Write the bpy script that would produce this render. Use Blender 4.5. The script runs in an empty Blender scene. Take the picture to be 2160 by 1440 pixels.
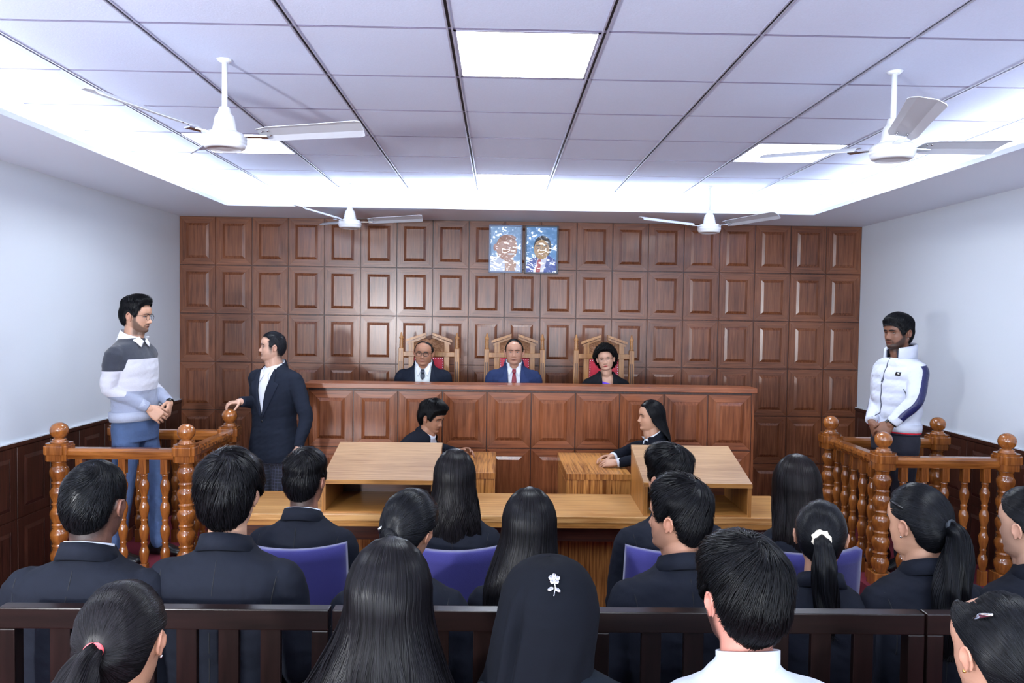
import bpy, math, random
import numpy as np
from mathutils import Vector, Matrix
from mathutils.bvhtree import BVHTree

# ------------------------------------------------------------------ camera, world, exposure
scn = bpy.context.scene
COL = scn.collection
PI = math.pi
rad = math.radians
CAMZ = 1.86

def make_camera():
    yaw, pitch, roll = 0.0168687, -0.033424, 0.0139647
    f = Vector((math.sin(yaw)*math.cos(pitch), math.cos(yaw)*math.cos(pitch), math.sin(pitch)))
    r0 = Vector((math.cos(yaw), -math.sin(yaw), 0)); u0 = r0.cross(f)
    r = math.cos(roll)*r0 + math.sin(roll)*u0
    u = -math.sin(roll)*r0 + math.cos(roll)*u0
    cam = bpy.data.cameras.new('camera'); ob = bpy.data.objects.new('camera', cam); COL.objects.link(ob)
    m = Matrix((r, u, -f)).transposed().to_4x4(); m.translation = Vector((0, 0, CAMZ))
    ob.matrix_world = m
    cam.sensor_width = 36; cam.lens = 1614.55/2160*36; cam.clip_start = .05
    scn.camera = ob
make_camera()
w = bpy.data.worlds.new('world'); scn.world = w; w.use_nodes = True
w.node_tree.nodes['Background'].inputs[0].default_value = (.75, .85, 1, 1)
w.node_tree.nodes['Background'].inputs[1].default_value = .05
scn.view_settings.view_transform = 'Standard'; scn.view_settings.look = 'None'
scn.view_settings.gamma = 1; scn.view_settings.exposure = 0.65
scn.view_settings.use_curve_mapping = False
scn.cycles.max_bounces = 7; scn.cycles.diffuse_bounces = 4; scn.cycles.glossy_bounces = 3
scn.cycles.transmission_bounces = 4; scn.cycles.transparent_max_bounces = 6
scn.cycles.caustics_reflective = False; scn.cycles.caustics_refractive = False

PANEL_E = 17.0      # ceiling panel emission
COVE_E = 14.0      # cove strip emission
REAR_W = 340.0      # added fill light near the rear wall
FLASH_W = 100.0     # photographer's strobe, left of the camera
LIGHT_C = (.84, .92, 1.0)

# strobe on a stand to the left of the camera (casts the fan shadows on ceiling and rear wall)
la = bpy.data.lights.new('strobe_lamp', 'AREA'); la.shape = 'DISK'; la.size = .22; la.energy = FLASH_W; la.color = (.95, .97, 1)
lo = bpy.data.objects.new('strobe_lamp', la); COL.objects.link(lo); lo.location = (-2.1, -.5, 1.75)
lo.rotation_euler = (Vector((1.2, 7.0, .9))).to_track_quat('-Z', 'Y').to_euler()
# unseen fill light added behind the camera to brighten ceiling and room
ra = bpy.data.lights.new('rear_fill', 'AREA'); ra.shape = 'RECTANGLE'; ra.size = 5.4; ra.size_y = 1.5; ra.energy = REAR_W; ra.color = LIGHT_C
ro = bpy.data.objects.new('rear_fill', ra); COL.objects.link(ro); ro.location = (.2, -2.5, 1.6); ro.rotation_euler = (rad(132), 0, 0)

# ------------------------------------------------------------------ materials
def srgb(r, g, b):
    f = lambda v: (v/255/12.92) if v/255 <= .04045 else ((v/255+.055)/1.055)**2.4
    return (f(r), f(g), f(b), 1)
MATS = {}
def mat(name, color=(.8, .8, .8, 1), rough=.5, metal=0, spec=.5, bump=None, sheen=0, emit=None, alpha=None, var=None, attr=None, coat=0):
    if name in MATS: return MATS[name]
    m = bpy.data.materials.new(name); m.use_nodes = True; nt = m.node_tree; b = nt.nodes['Principled BSDF']
    b.inputs['Base Color'].default_value = color; b.inputs['Roughness'].default_value = rough
    b.inputs['Metallic'].default_value = metal; b.inputs['Specular IOR Level'].default_value = spec
    if coat: b.inputs['Coat Weight'].default_value = coat; b.inputs['Coat Roughness'].default_value = .12
    if sheen: b.inputs['Sheen Weight'].default_value = sheen; b.inputs['Sheen Roughness'].default_value = .5
    tc = None
    if bump or var: tc = nt.nodes.new('ShaderNodeTexCoord')
    src = None
    if attr:
        a = nt.nodes.new('ShaderNodeAttribute'); a.attribute_name = attr; src = a.outputs['Color']
        nt.links.new(src, b.inputs['Base Color'])
    if var:   # (scale, amount)
        n = nt.nodes.new('ShaderNodeTexNoise'); n.inputs['Scale'].default_value = var[0]; n.inputs['Detail'].default_value = 4
        nt.links.new(tc.outputs['Object'], n.inputs['Vector'])
        mx = nt.nodes.new('ShaderNodeMix'); mx.data_type = 'RGBA'; mx.blend_type = 'MULTIPLY'; mx.inputs[0].default_value = 1
        cr = nt.nodes.new('ShaderNodeValToRGB'); lo = 1-var[1]
        cr.color_ramp.elements[0].color = (lo, lo, lo, 1); cr.color_ramp.elements[0].position = .3
        cr.color_ramp.elements[1].position = .7
        nt.links.new(n.outputs['Fac'], cr.inputs[0]); nt.links.new(cr.outputs[0], mx.inputs[7])
        if src: nt.links.new(src, mx.inputs[6])
        else: mx.inputs[6].default_value = color
        nt.links.new(mx.outputs[2], b.inputs['Base Color'])
    if bump:  # list of (scale, distance)
        prev = None
        for sc, dist in bump:
            n = nt.nodes.new('ShaderNodeTexNoise'); n.inputs['Scale'].default_value = sc; n.inputs['Detail'].default_value = 3
            nt.links.new(tc.outputs['Object'], n.inputs['Vector'])
            bp = nt.nodes.new('ShaderNodeBump'); bp.inputs['Distance'].default_value = dist; bp.inputs['Strength'].default_value = 1
            nt.links.new(n.outputs['Fac'], bp.inputs['Height'])
            if prev: nt.links.new(prev.outputs[0], bp.inputs['Normal'])
            prev = bp
        nt.links.new(prev.outputs[0], b.inputs['Normal'])
    if emit:
        b.inputs['Emission Color'].default_value = (*emit[0], 1); b.inputs['Emission Strength'].default_value = emit[1]
    MATS[name] = m
    return m

def wood(name, dark, light, axis='z', scale=1.0, rough=.32, stretch=14, coat=.0, contrast=(.3, .72), big=.5, spec=.5):
    if name in MATS: return MATS[name]
    m = bpy.data.materials.new(name); m.use_nodes = True; nt = m.node_tree; b = nt.nodes['Principled BSDF']
    tc = nt.nodes.new('ShaderNodeTexCoord'); mp = nt.nodes.new('ShaderNodeMapping')
    s = {'x': (1, stretch, stretch), 'y': (stretch, 1, stretch), 'z': (stretch, stretch, 1)}[axis]
    mp.inputs['Scale'].default_value = tuple(v*scale for v in s)
    nt.links.new(tc.outputs['Object'], mp.inputs['Vector'])
    n1 = nt.nodes.new('ShaderNodeTexNoise'); n1.inputs['Scale'].default_value = 2.2; n1.inputs['Detail'].default_value = 6
    n1.inputs['Roughness'].default_value = .62; n1.inputs['Distortion'].default_value = .35
    n2 = nt.nodes.new('ShaderNodeTexNoise'); n2.inputs['Scale'].default_value = 1.6; n2.inputs['Detail'].default_value = 2
    nt.links.new(mp.outputs[0], n1.inputs['Vector']); nt.links.new(tc.outputs['Object'], n2.inputs['Vector'])
    ad = nt.nodes.new('ShaderNodeMath'); ad.operation = 'MULTIPLY_ADD'; ad.inputs[1].default_value = big
    sb = nt.nodes.new('ShaderNodeMath'); sb.operation = 'SUBTRACT'; sb.inputs[1].default_value = .5
    nt.links.new(n2.outputs['Fac'], sb.inputs[0]); nt.links.new(sb.outputs[0], ad.inputs[0]); nt.links.new(n1.outputs['Fac'], ad.inputs[2])
    cr = nt.nodes.new('ShaderNodeValToRGB'); e = cr.color_ramp.elements
    e[0].color = dark; e[0].position = contrast[0]; e[1].color = light; e[1].position = contrast[1]
    nt.links.new(ad.outputs[0], cr.inputs[0]); nt.links.new(cr.outputs[0], b.inputs['Base Color'])
    b.inputs['Roughness'].default_value = rough; b.inputs['Specular IOR Level'].default_value = spec
    if coat: b.inputs['Coat Weight'].default_value = coat; b.inputs['Coat Roughness'].default_value = .1
    bp = nt.nodes.new('ShaderNodeBump'); bp.inputs['Distance'].default_value = .0006; bp.inputs['Strength'].default_value = .25
    nt.links.new(n1.outputs['Fac'], bp.inputs['Height']); nt.links.new(bp.outputs[0], b.inputs['Normal'])
    MATS[name] = m
    return m

WALLC = mat('wall_paint', srgb(212, 218, 226), .55, bump=[(60, .0004)])
TILE = mat('ceiling_tile', srgb(218, 226, 250), .8, bump=[(140, .0005)], var=(160, .05))
SOFF = mat('soffit_paint', srgb(232, 238, 252), .6)
TBAR = mat('grid_metal', srgb(176, 176, 196), .35)
DARKGAP = mat('grid_groove', srgb(30, 30, 36), .6)
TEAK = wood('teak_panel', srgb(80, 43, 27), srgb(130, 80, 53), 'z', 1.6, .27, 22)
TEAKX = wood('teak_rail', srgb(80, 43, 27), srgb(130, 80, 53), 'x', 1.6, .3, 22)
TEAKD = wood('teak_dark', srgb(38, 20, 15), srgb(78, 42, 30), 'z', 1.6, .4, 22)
BENCHW = wood('bench_teak', srgb(90, 48, 28), srgb(144, 86, 54), 'z', 1.5, .2, 22)
BENCHX = wood('bench_teak_rail', srgb(92, 46, 26), srgb(160, 94, 58), 'x', 1.5, .3, 22)
ORNG = wood('varnished_turned', srgb(98, 52, 20), srgb(168, 102, 46), 'z', 1.4, .16, 10, coat=.6)
ORNGX = wood('varnished_rail', srgb(106, 58, 22), srgb(174, 108, 50), 'x', 1.4, .16, 10, coat=.6)
ORNGY = wood('varnished_rail_side', srgb(106, 58, 22), srgb(174, 108, 50), 'y', 1.4, .16, 10, coat=.6)
TABW = wood('table_laminate', srgb(150, 102, 52), srgb(196, 150, 94), 'x', 1.2, .3, 30, contrast=(.34, .6))
LECT = wood('lectern_top', srgb(136, 100, 66), srgb(180, 144, 106), 'x', 1.6, .32, 40, contrast=(.34, .6))
LEDGE = wood('lectern_edge', srgb(120, 74, 30), srgb(190, 136, 70), 'x', 1.6, .35, 30)
LSIDE = wood('lectern_side', srgb(120, 74, 30), srgb(186, 130, 66), 'z', 1.6, .35, 24)
DESKW = wood('desk_stripe', srgb(112, 62, 22), srgb(196, 136, 72), 'y', 1.3, .3, 34, contrast=(.38, .6))
DESKF = wood('desk_front', srgb(112, 62, 22), srgb(190, 130, 68), 'z', 1.3, .3, 34, contrast=(.38, .6))
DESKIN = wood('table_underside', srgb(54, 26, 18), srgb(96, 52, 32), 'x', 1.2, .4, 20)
CHAIRW = wood('throne_wood', srgb(124, 78, 38), srgb(178, 128, 76), 'z', 2.0, .35, 18)
CHAIRC = mat('throne_carving', srgb(146, 100, 66), .45, bump=[(48, .012), (110, .006)])
WENGE = wood('wenge_pew', srgb(16, 9, 8), srgb(32, 19, 17), 'x', 1.4, .3, 16, spec=.25)
WENGEZ = wood('wenge_pew_slat', srgb(16, 9, 8), srgb(32, 19, 17), 'z', 1.4, .3, 16, spec=.25)
CARPET = mat('red_carpet', srgb(112, 14, 40), .95, bump=[(500, .002)], var=(200, .3))
REDLEA = mat('red_upholstery', srgb(172, 14, 44), .45, bump=[(60, .0008)])
STUD = mat('stud_metal', srgb(225, 225, 230), .2, 1)
BLUEF = mat('blue_fabric', srgb(38, 35, 104), .85, sheen=.3, bump=[(400, .0006), (8, .004)])
STEEL = mat('black_steel', srgb(24, 24, 28), .35, .6)
FANW = mat('fan_enamel', srgb(226, 228, 234), .3)
FANB = mat('fan_blade_enamel', srgb(196, 199, 208), .3)
CHROME = mat('chrome', srgb(200, 200, 205), .15, 1)
WHITE = mat('white_plastic', srgb(236, 238, 242), .4)
BLACKP = mat('black_plastic', srgb(14, 14, 16), .3)
GOLDM = mat('gold_metal', srgb(212, 170, 90), .25, 1)

# ------------------------------------------------------------------ mesh helpers
def link_mesh(name, me, parent=None, mats=None):
    o = bpy.data.objects.new(name, me); COL.objects.link(o)
    if mats:
        for m in (mats if isinstance(mats, (list, tuple)) else [mats]): me.materials.append(m)
    if parent: o.parent = parent
    return o
def mesh_arrays(name, V, F, smooth=False, mi=None):
    me = bpy.data.meshes.new(name)
    V = np.asarray(V, dtype=np.float32)
    if isinstance(F, np.ndarray):
        n, k = F.shape
        me.vertices.add(len(V)); me.vertices.foreach_set('co', V.ravel())
        me.loops.add(n*k); me.polygons.add(n)
        me.loops.foreach_set('vertex_index', F.astype(np.int32).ravel())
        me.polygons.foreach_set('loop_start', np.arange(0, n*k, k, dtype=np.int32))
        me.polygons.foreach_set('loop_total', np.full(n, k, dtype=np.int32))
        me.update(calc_edges=True)
    else:
        me.from_pydata([tuple(map(float, v)) for v in V], [], F)
        me.update()
    if mi is not None: me.polygons.foreach_set('material_index', np.asarray(mi, dtype=np.int32))
    if smooth: me.polygons.foreach_set('use_smooth', np.ones(len(me.polygons), dtype=bool))
    return me
class MB:
    """collects pieces (verts, faces, material slot) into one mesh"""
    def __init__(s): s.V = []; s.F = []; s.M = []; s.S = []; s.n = 0
    def add(s, V, F, m=0, smooth=False, M4=None):
        V = [Vector(v) for v in V]
        if M4 is not None: V = [M4 @ v for v in V]
        s.V += [tuple(v) for v in V]; s.F += [tuple(i+s.n for i in f) for f in F]
        s.M += [m]*len(F); s.S += [smooth]*len(F); s.n += len(V)
        return s
    def box(s, x0, x1, y0, y1, z0, z1, m=0, bev=0, M4=None):
        if bev <= 0:
            V = [(x, y, z) for z in (z0, z1) for y in (y0, y1) for x in (x0, x1)]
            F = [(0, 2, 3, 1), (4, 5, 7, 6), (0, 1, 5, 4), (2, 6, 7, 3), (0, 4, 6, 2), (1, 3, 7, 5)]
            return s.add(V, F, m, False, M4)
        import bmesh
        bm = bmesh.new(); bmesh.ops.create_cube(bm, size=1)
        for v in bm.verts: v.co = Vector(((x0+x1)/2+v.co.x*(x1-x0), (y0+y1)/2+v.co.y*(y1-y0), (z0+z1)/2+v.co.z*(z1-z0)))
        bmesh.ops.bevel(bm, geom=bm.edges[:], offset=bev, segments=2, affect='EDGES', profile=.6)
        bm.verts.index_update()
        V = [v.co.copy() for v in bm.verts]; F = [tuple(v.index for v in f.verts) for f in bm.faces]; bm.free()
        return s.add(V, F, m, False, M4)
    def lathe(s, prof, c=(0, 0, 0), n=24, m=0, smooth=True, M4=None, sq=None):
        V = []; F = []
        for r, z in prof:
            for i in range(n):
                a = 2*PI*i/n
                V.append((c[0]+r*math.cos(a), c[1]+r*math.sin(a), c[2]+z))
        for j in range(len(prof)-1):
            for i in range(n):
                k = (i+1) % n
                F.append((j*n+i, j*n+k, (j+1)*n+k, (j+1)*n+i))
        F.append(tuple(reversed(range(n)))); F.append(tuple((len(prof)-1)*n+i for i in range(n)))
        return s.add(V, F, m, smooth, M4)
    def prism(s, poly, y0, y1, m=0, M4=None, ax='y'):
        n = len(poly)
        if ax == 'y': V = [(p[0], y0, p[1]) for p in poly]+[(p[0], y1, p[1]) for p in poly]
        elif ax == 'x': V = [(y0, p[0], p[1]) for p in poly]+[(y1, p[0], p[1]) for p in poly]
        else: V = [(p[0], p[1], y0) for p in poly]+[(p[0], p[1], y1) for p in poly]
        F = [tuple(range(n)), tuple(reversed(range(n, 2*n)))]+[(i, i+n, (i+1) % n+n, (i+1) % n) for i in range(n)]
        return s.add(V, F, m, False, M4)
    def piece(s, P, m=0, smooth=True, M4=None):
        return s.add(P[0], P[1], m, smooth, M4)
    def build(s, name, mats, parent=None, fixn=True):
        me = mesh_arrays(name, s.V, s.F, False, s.M)
        me.polygons.foreach_set('use_smooth', np.array(s.S, dtype=bool))
        if fixn:
            import bmesh
            bm = bmesh.new(); bm.from_mesh(me); bmesh.ops.recalc_face_normals(bm, faces=bm.faces[:]); bm.to_mesh(me); bm.free()
        return link_mesh(name, me, parent, mats)
def empty(name, loc, rz=0):
    o = bpy.data.objects.new(name, None); COL.objects.link(o); o.location = loc; o.rotation_euler = (0, 0, rz); o.empty_display_size = .1
    return o
def tag(o, label, cat, group=None, kind=None):
    if label: o['label'] = label
    if cat: o['category'] = cat
    if group: o['group'] = group
    if kind: o['kind'] = kind
    return o
def struct(o): o['kind'] = 'structure'; return o
def copy_tree(o, parent=None):
    c = o.copy(); COL.objects.link(c); c.parent = parent
    for ch in list(o.children): copy_tree(ch, c)
    return c

# closed pieces as (verts, faces)
def ring_loft(R, n=24):
    """R: list of (center, ux, uy, rx, ry, p)"""
    V = []; F = []
    for c, ux, uy, rx, ry, p in R:
        for i in range(n):
            a = 2*PI*i/n; ca, sa = math.cos(a), math.sin(a)
            V.append(Vector(c)+ux*(rx*math.copysign(abs(ca)**p, ca))+uy*(ry*math.copysign(abs(sa)**p, sa)))
    for j in range(len(R)-1):
        for i in range(n):
            k = (i+1) % n
            F.append((j*n+i, j*n+k, (j+1)*n+k, (j+1)*n+i))
    F.append(tuple(reversed(range(n)))); F.append(tuple((len(R)-1)*n+i for i in range(n)))
    return V, F
def tube(pts, rs, n=16, flat=1.0, up=None, cap=True):
    pts = [Vector(p) for p in pts]; rs = list(rs)
    R = []
    tang = []
    for i in range(len(pts)):
        a = pts[max(i-1, 0)]; b = pts[min(i+1, len(pts)-1)]; tang.append((b-a).normalized())
    ref = Vector(up) if up is not None else (Vector((0, 0, 1)) if abs(tang[0].z) < .9 else Vector((0, 1, 0)))
    X = tang[0].cross(ref).normalized()
    def add(c, t, r):
        nonlocal X
        X = (X-t*X.dot(t)).normalized(); Y = t.cross(X).normalized()
        R.append((c, X.copy(), Y, r, r*flat, 1))
    if cap:
        for k in (.15, .55, .85): add(pts[0]-tang[0]*rs[0]*flat*math.sqrt(1-k*k), tang[0], rs[0]*k)
    for p, t, r in zip(pts, tang, rs): add(p, t, r)
    if cap:
        for k in (.85, .55, .15): add(pts[-1]+tang[-1]*rs[-1]*flat*math.sqrt(1-k*k), tang[-1], rs[-1]*k)
    return ring_loft(R, n)
def smooth_path(pts, rs, sub=4):
    P = [Vector(p) for p in pts]; outp = []; outr = []
    for i in range(len(P)-1):
        p0 = P[max(i-1, 0)]; p1 = P[i]; p2 = P[i+1]; p3 = P[min(i+2, len(P)-1)]
        for k in range(sub):
            t = k/sub
            outp.append(.5*((2*p1)+(p2-p0)*t+(2*p0-5*p1+4*p2-p3)*t*t+(3*p1-p0-3*p2+p3)*t**3))
            outr.append(rs[i]*(1-t)+rs[i+1]*t)
    outp.append(P[-1]); outr.append(rs[-1])
    return outp, outr
def ellipsoid(c, r, n=16, m=10, R=None):
    V = []; F = []
    for j in range(m+1):
        th = PI*(j+.001 if j == 0 else j-.001 if j == m else j)/m
        for i in range(n):
            a = 2*PI*i/n; v = Vector((r[0]*math.sin(th)*math.cos(a), r[1]*math.sin(th)*math.sin(a), r[2]*math.cos(th)))
            if R is not None: v = R @ v
            V.append(Vector(c)+v)
    for j in range(m):
        for i in range(n):
            k = (i+1) % n; F.append((j*n+i, (j+1)*n+i, (j+1)*n+k, j*n+k))
    F.append(tuple(range(n))); F.append(tuple(reversed([m*n+i for i in range(n)])))
    return V, F
def xform(P, M): return [M @ Vector(v) for v in P[0]], P[1]
def join(pieces):
    V = []; F = []; n = 0
    for p in pieces:
        V += [tuple(v) for v in p[0]]; F += [tuple(i+n for i in f) for f in p[1]]; n += len(p[0])
    return V, F
def remesh(pieces, vox, smooth=2, fac=.5):
    V, F = join(pieces)
    me = mesh_arrays('tmp', V, F)
    o = bpy.data.objects.new('tmp', me); COL.objects.link(o)
    md = o.modifiers.new('r', 'REMESH'); md.mode = 'VOXEL'; md.voxel_size = vox; md.use_smooth_shade = True
    if smooth:
        sm = o.modifiers.new('s', 'SMOOTH'); sm.factor = fac; sm.iterations = smooth
    dg = bpy.context.evaluated_depsgraph_get(); dg.update()
    ev = o.evaluated_get(dg); out = bpy.data.meshes.new_from_object(ev, depsgraph=dg)
    bpy.data.objects.remove(o); bpy.data.meshes.remove(me)
    out.polygons.foreach_set('use_smooth', np.ones(len(out.polygons), dtype=bool))
    return out
def get_co(me):
    a = np.empty(len(me.vertices)*3, dtype=np.float32); me.vertices.foreach_get('co', a); return a.reshape(-1, 3)
def set_col(me, C, name='Col'):
    at = me.color_attributes.new(name, 'FLOAT_COLOR', 'POINT')
    C4 = np.ones((len(C), 4), dtype=np.float32); C4[:, :3] = C; at.data.foreach_set('color', C4.ravel())
def np_mat(M): return np.array(M, dtype=np.float64)
def apply_np(M, P):
    M = np_mat(M); return P @ M[:3, :3].T + M[:3, 3]

# ------------------------------------------------------------------ room shell
XL, XR, YB, ZS, ZT, YR = -2.985, 3.41, 7.2, 2.745, 2.962, -2.6
IX0, IX1, IY1 = -2.28, 2.64, 6.44      # inner edge of the cove opening
b = MB(); b.box(XL-.2, XR+.2, YR-.2, YB+.2, -.12, 0); struct(b.build('floor', CARPET))

def panel_grid(mb, x0, x1, zs, cols, y, out, to3, m_flat=0, m_raise=1, groove=.003, fw=.19, fh=.14, bw=.025, h=.010, mg=2):
    """raised-and-fielded panels in a vertical plane; to3(u, depth, z) gives the 3D point, depth positive towards the room"""
    for zi in range(len(zs)-1):
        z0, z1 = sorted((zs[zi], zs[zi+1]))
        for ci in range(cols):
            u0 = x0+(x1-x0)*ci/cols; u1 = x0+(x1-x0)*(ci+1)/cols
            g = groove; a0, a1, c0, c1 = u0+g, u1-g, z0+g, z1-g
            pw, ph = u1-u0, z1-z0
            # stiles (flat field), recessed line, raised field
            i0, i1, j0, j1 = u0+pw*fw, u1-pw*fw, z0+ph*fh, z1-ph*fh
            rects = [(a0, a1, c0, c1, .0), (a0+.002, a1-.002, c0+.002, c1-.002, .006), (i0, i1, j0, j1, .006),
                     (i0+.0015, i1-.0015, j0+.0015, j1-.0015, .004), (i0+bw, i1-bw, j0+bw, j1-bw, h+.005)]
            V = []; F = []; 
            for r in rects:
                V += [to3(r[0], r[4], r[2]), to3(r[1], r[4], r[2]), to3(r[1], r[4], r[3]), to3(r[0], r[4], r[3])]
            mi = []
            for k in range(4):
                for e in range(4):
                    F.append((k*4+e, k*4+(e+1) % 4, (k+1)*4+(e+1) % 4, (k+1)*4+e))
                    if k == 1: mi.append(3 if e in (0, 2) else m_flat)
                    else: mi.append(m_raise)
            F.append((16, 17, 18, 19)); mi.append(m_raise)
            n = mb.n
            mb.V += [tuple(v) for v in V]; mb.F += [tuple(i+n for i in f) for f in F]; mb.M += mi; mb.S += [False]*len(F); mb.n += len(V)

# rear court wall (in front of the judges' chairs' backs)
wb = MB()
wb.box(XL-.2, XR+.2, YB, YB+.2, 0, 3.1, 2)
zs = [ZS-.4508*k for k in range(7)]; zs[6] = 0
panel_grid(wb, XL, XR, zs, 19, YB, -1, lambda u, d, z: (u, YB-d, z))
struct(wb.build('wall_back', [TEAK, TEAK, TEAKD, TEAKX], fixn=False))
for nm, X, sg in (('left', XL, 1), ('right', XR, -1)):
    b = MB(); b.box(min(X, X-sg*.2), max(X, X-sg*.2), YR-.2, YB, 0, 3.1); struct(b.build('wall_'+nm, WALLC))
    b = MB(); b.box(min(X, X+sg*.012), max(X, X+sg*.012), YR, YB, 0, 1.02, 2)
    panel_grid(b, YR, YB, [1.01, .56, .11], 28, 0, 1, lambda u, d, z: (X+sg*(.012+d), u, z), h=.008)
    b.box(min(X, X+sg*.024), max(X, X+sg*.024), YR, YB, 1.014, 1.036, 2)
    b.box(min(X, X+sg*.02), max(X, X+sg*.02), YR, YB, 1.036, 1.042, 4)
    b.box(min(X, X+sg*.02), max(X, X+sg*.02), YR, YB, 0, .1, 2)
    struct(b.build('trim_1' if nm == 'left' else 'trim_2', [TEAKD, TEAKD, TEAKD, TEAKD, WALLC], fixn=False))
b = MB(); b.box(XL-.2, XR+.2, YR-.2, YR, 0, 3.1); struct(b.build('wall_rear', WALLC))
# suspended tile ceiling
GX0, GY0, T = -.206, 2.985, .6
panels = [(0, 0), (0, 5), (-3, 3), (3, 3), (0, -5), (-3, -2), (3, -2), (-3, -7), (3, -7)]
c = MB(); g = MB()
c.box(XL-.2, XR+.2, YR-.2, YB+.2, ZT+.03, ZT+.1)
for i in range(-5, 7):
    for j in range(-10, 8):
        if (i, j) in panels: continue
        x0, x1 = GX0+i*T, GX0+(i+1)*T; y0, y1 = GY0+j*T, GY0+(j+1)*T
        x0 = max(x0, XL); x1 = min(x1, XR); y0 = max(y0, YR); y1 = min(y1, YB)
        if x1-x0 < .02 or y1-y0 < .02: continue
        q = .008
        c.box(x0+q, x1-q, y0+q, y1-q, ZT-.002, ZT+.03, 0)
struct(c.build('ceiling', TILE))
for i in range(-4, 6):
    x = GX0+i*T
    for s_ in (-1, 1): g.box(x+s_*.0095-.0035, x+s_*.0095+.0035, YR, YB, ZT-.007, ZT+.002, 0)
    g.box(x-.006, x+.006, YR, YB, ZT-.001, ZT+.001, 1)
for j in range(-9, 8):
    y = GY0+j*T
    if YR < y < YB:
        g.box(XL, XR, y-.009, y-.003, ZT-.0025, ZT+.002, 2); g.box(XL, XR, y+.003, y+.009, ZT-.0025, ZT+.002, 2)
        g.box(XL, XR, y-.004, y+.004, ZT-.0005, ZT+.001, 1)
struct(g.build('trim_3', [TBAR, DARKGAP, mat('cross_tee', srgb(134, 128, 156), .5)]))
# soffit ring with upstand lip hiding the cove strip
s_ = MB(); TH = .012
s_.box(XL, IX0, YR, YB, ZS, ZS+TH); s_.box(IX1, XR, YR, YB, ZS, ZS+TH); s_.box(IX0, IX1, IY1, YB, ZS, ZS+TH); s_.box(IX0, IX1, YR, -1.9, ZS, ZS+TH)
s_.box(IX0-.02, IX0, -1.9, IY1+.02, ZS+TH, ZS+.028); s_.box(IX1, IX1+.02, -1.9, IY1+.02, ZS+TH, ZS+.028)
s_.box(IX0, IX1, IY1, IY1+.02, ZS+TH, ZS+.028)
s_.box(IX0-.30, IX0-.28, -1.9, IY1+.30, ZS+TH, ZT-.004); s_.box(IX1+.28, IX1+.30, -1.9, IY1+.30, ZS+TH, ZT-.004); s_.box(IX0-.28, IX1+.28, IY1+.28, IY1+.30, ZS+TH, ZT-.004)
struct(s_.build('trim_4', SOFF))
LED = mat('led_strip', (1, 1, 1, 1), .5, emit=(LIGHT_C, COVE_E))
for nm, bx in (('a', (IX0-.12, IX0-.08, -1.9, IY1+.08)), ('b', (IX1+.08, IX1+.12, -1.9, IY1+.08)), ('c', (IX0-.08, IX1+.08, IY1+.08, IY1+.12))):
    b = MB(); b.box(bx[0], bx[1], bx[2], bx[3], ZS+TH, ZS+TH+.012); o = b.build('cove_light', LED)
    tag(o, {'a': 'glowing white cove strip above the left soffit', 'b': 'glowing white cove strip above the right soffit', 'c': 'glowing white cove strip above the soffit at the panelled back wall'}[nm], 'light', 'cove light strips')
PE = mat('panel_diffuser', (1, 1, 1, 1), .5, emit=(LIGHT_C, PANEL_E))
plabels = {(0, 0): 'large square ceiling light panel nearest the camera, overhead in the middle', (0, 5): 'small looking square ceiling light panel by the back cove, above the portraits',
           (-3, 3): 'square ceiling light panel behind the left near fan', (3, 3): 'square ceiling light panel behind the right near fan'}
for k, (i, j) in enumerate(panels):
    x0, y0 = GX0+i*T, GY0+j*T
    t = empty('ceiling_light', (x0+T/2, y0+T/2, ZT))
    tag(t, plabels.get((i, j), 'square ceiling light panel behind the camera'), 'ceiling light', 'square ceiling light panels')
    b = MB(); h = T/2-.012
    for a in ((-h, h, -h, -h+.012), (-h, h, h-.012, h), (-h, -h+.012, -h, h), (h-.012, h, -h, h)): b.box(a[0], a[1], a[2], a[3], -.004, .03)
    b.build('frame', TBAR, t)
    b = MB(); b.box(-h+.012, h-.012, -h+.012, h-.012, 0, .02); b.build('diffuser', PE, t)

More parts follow.
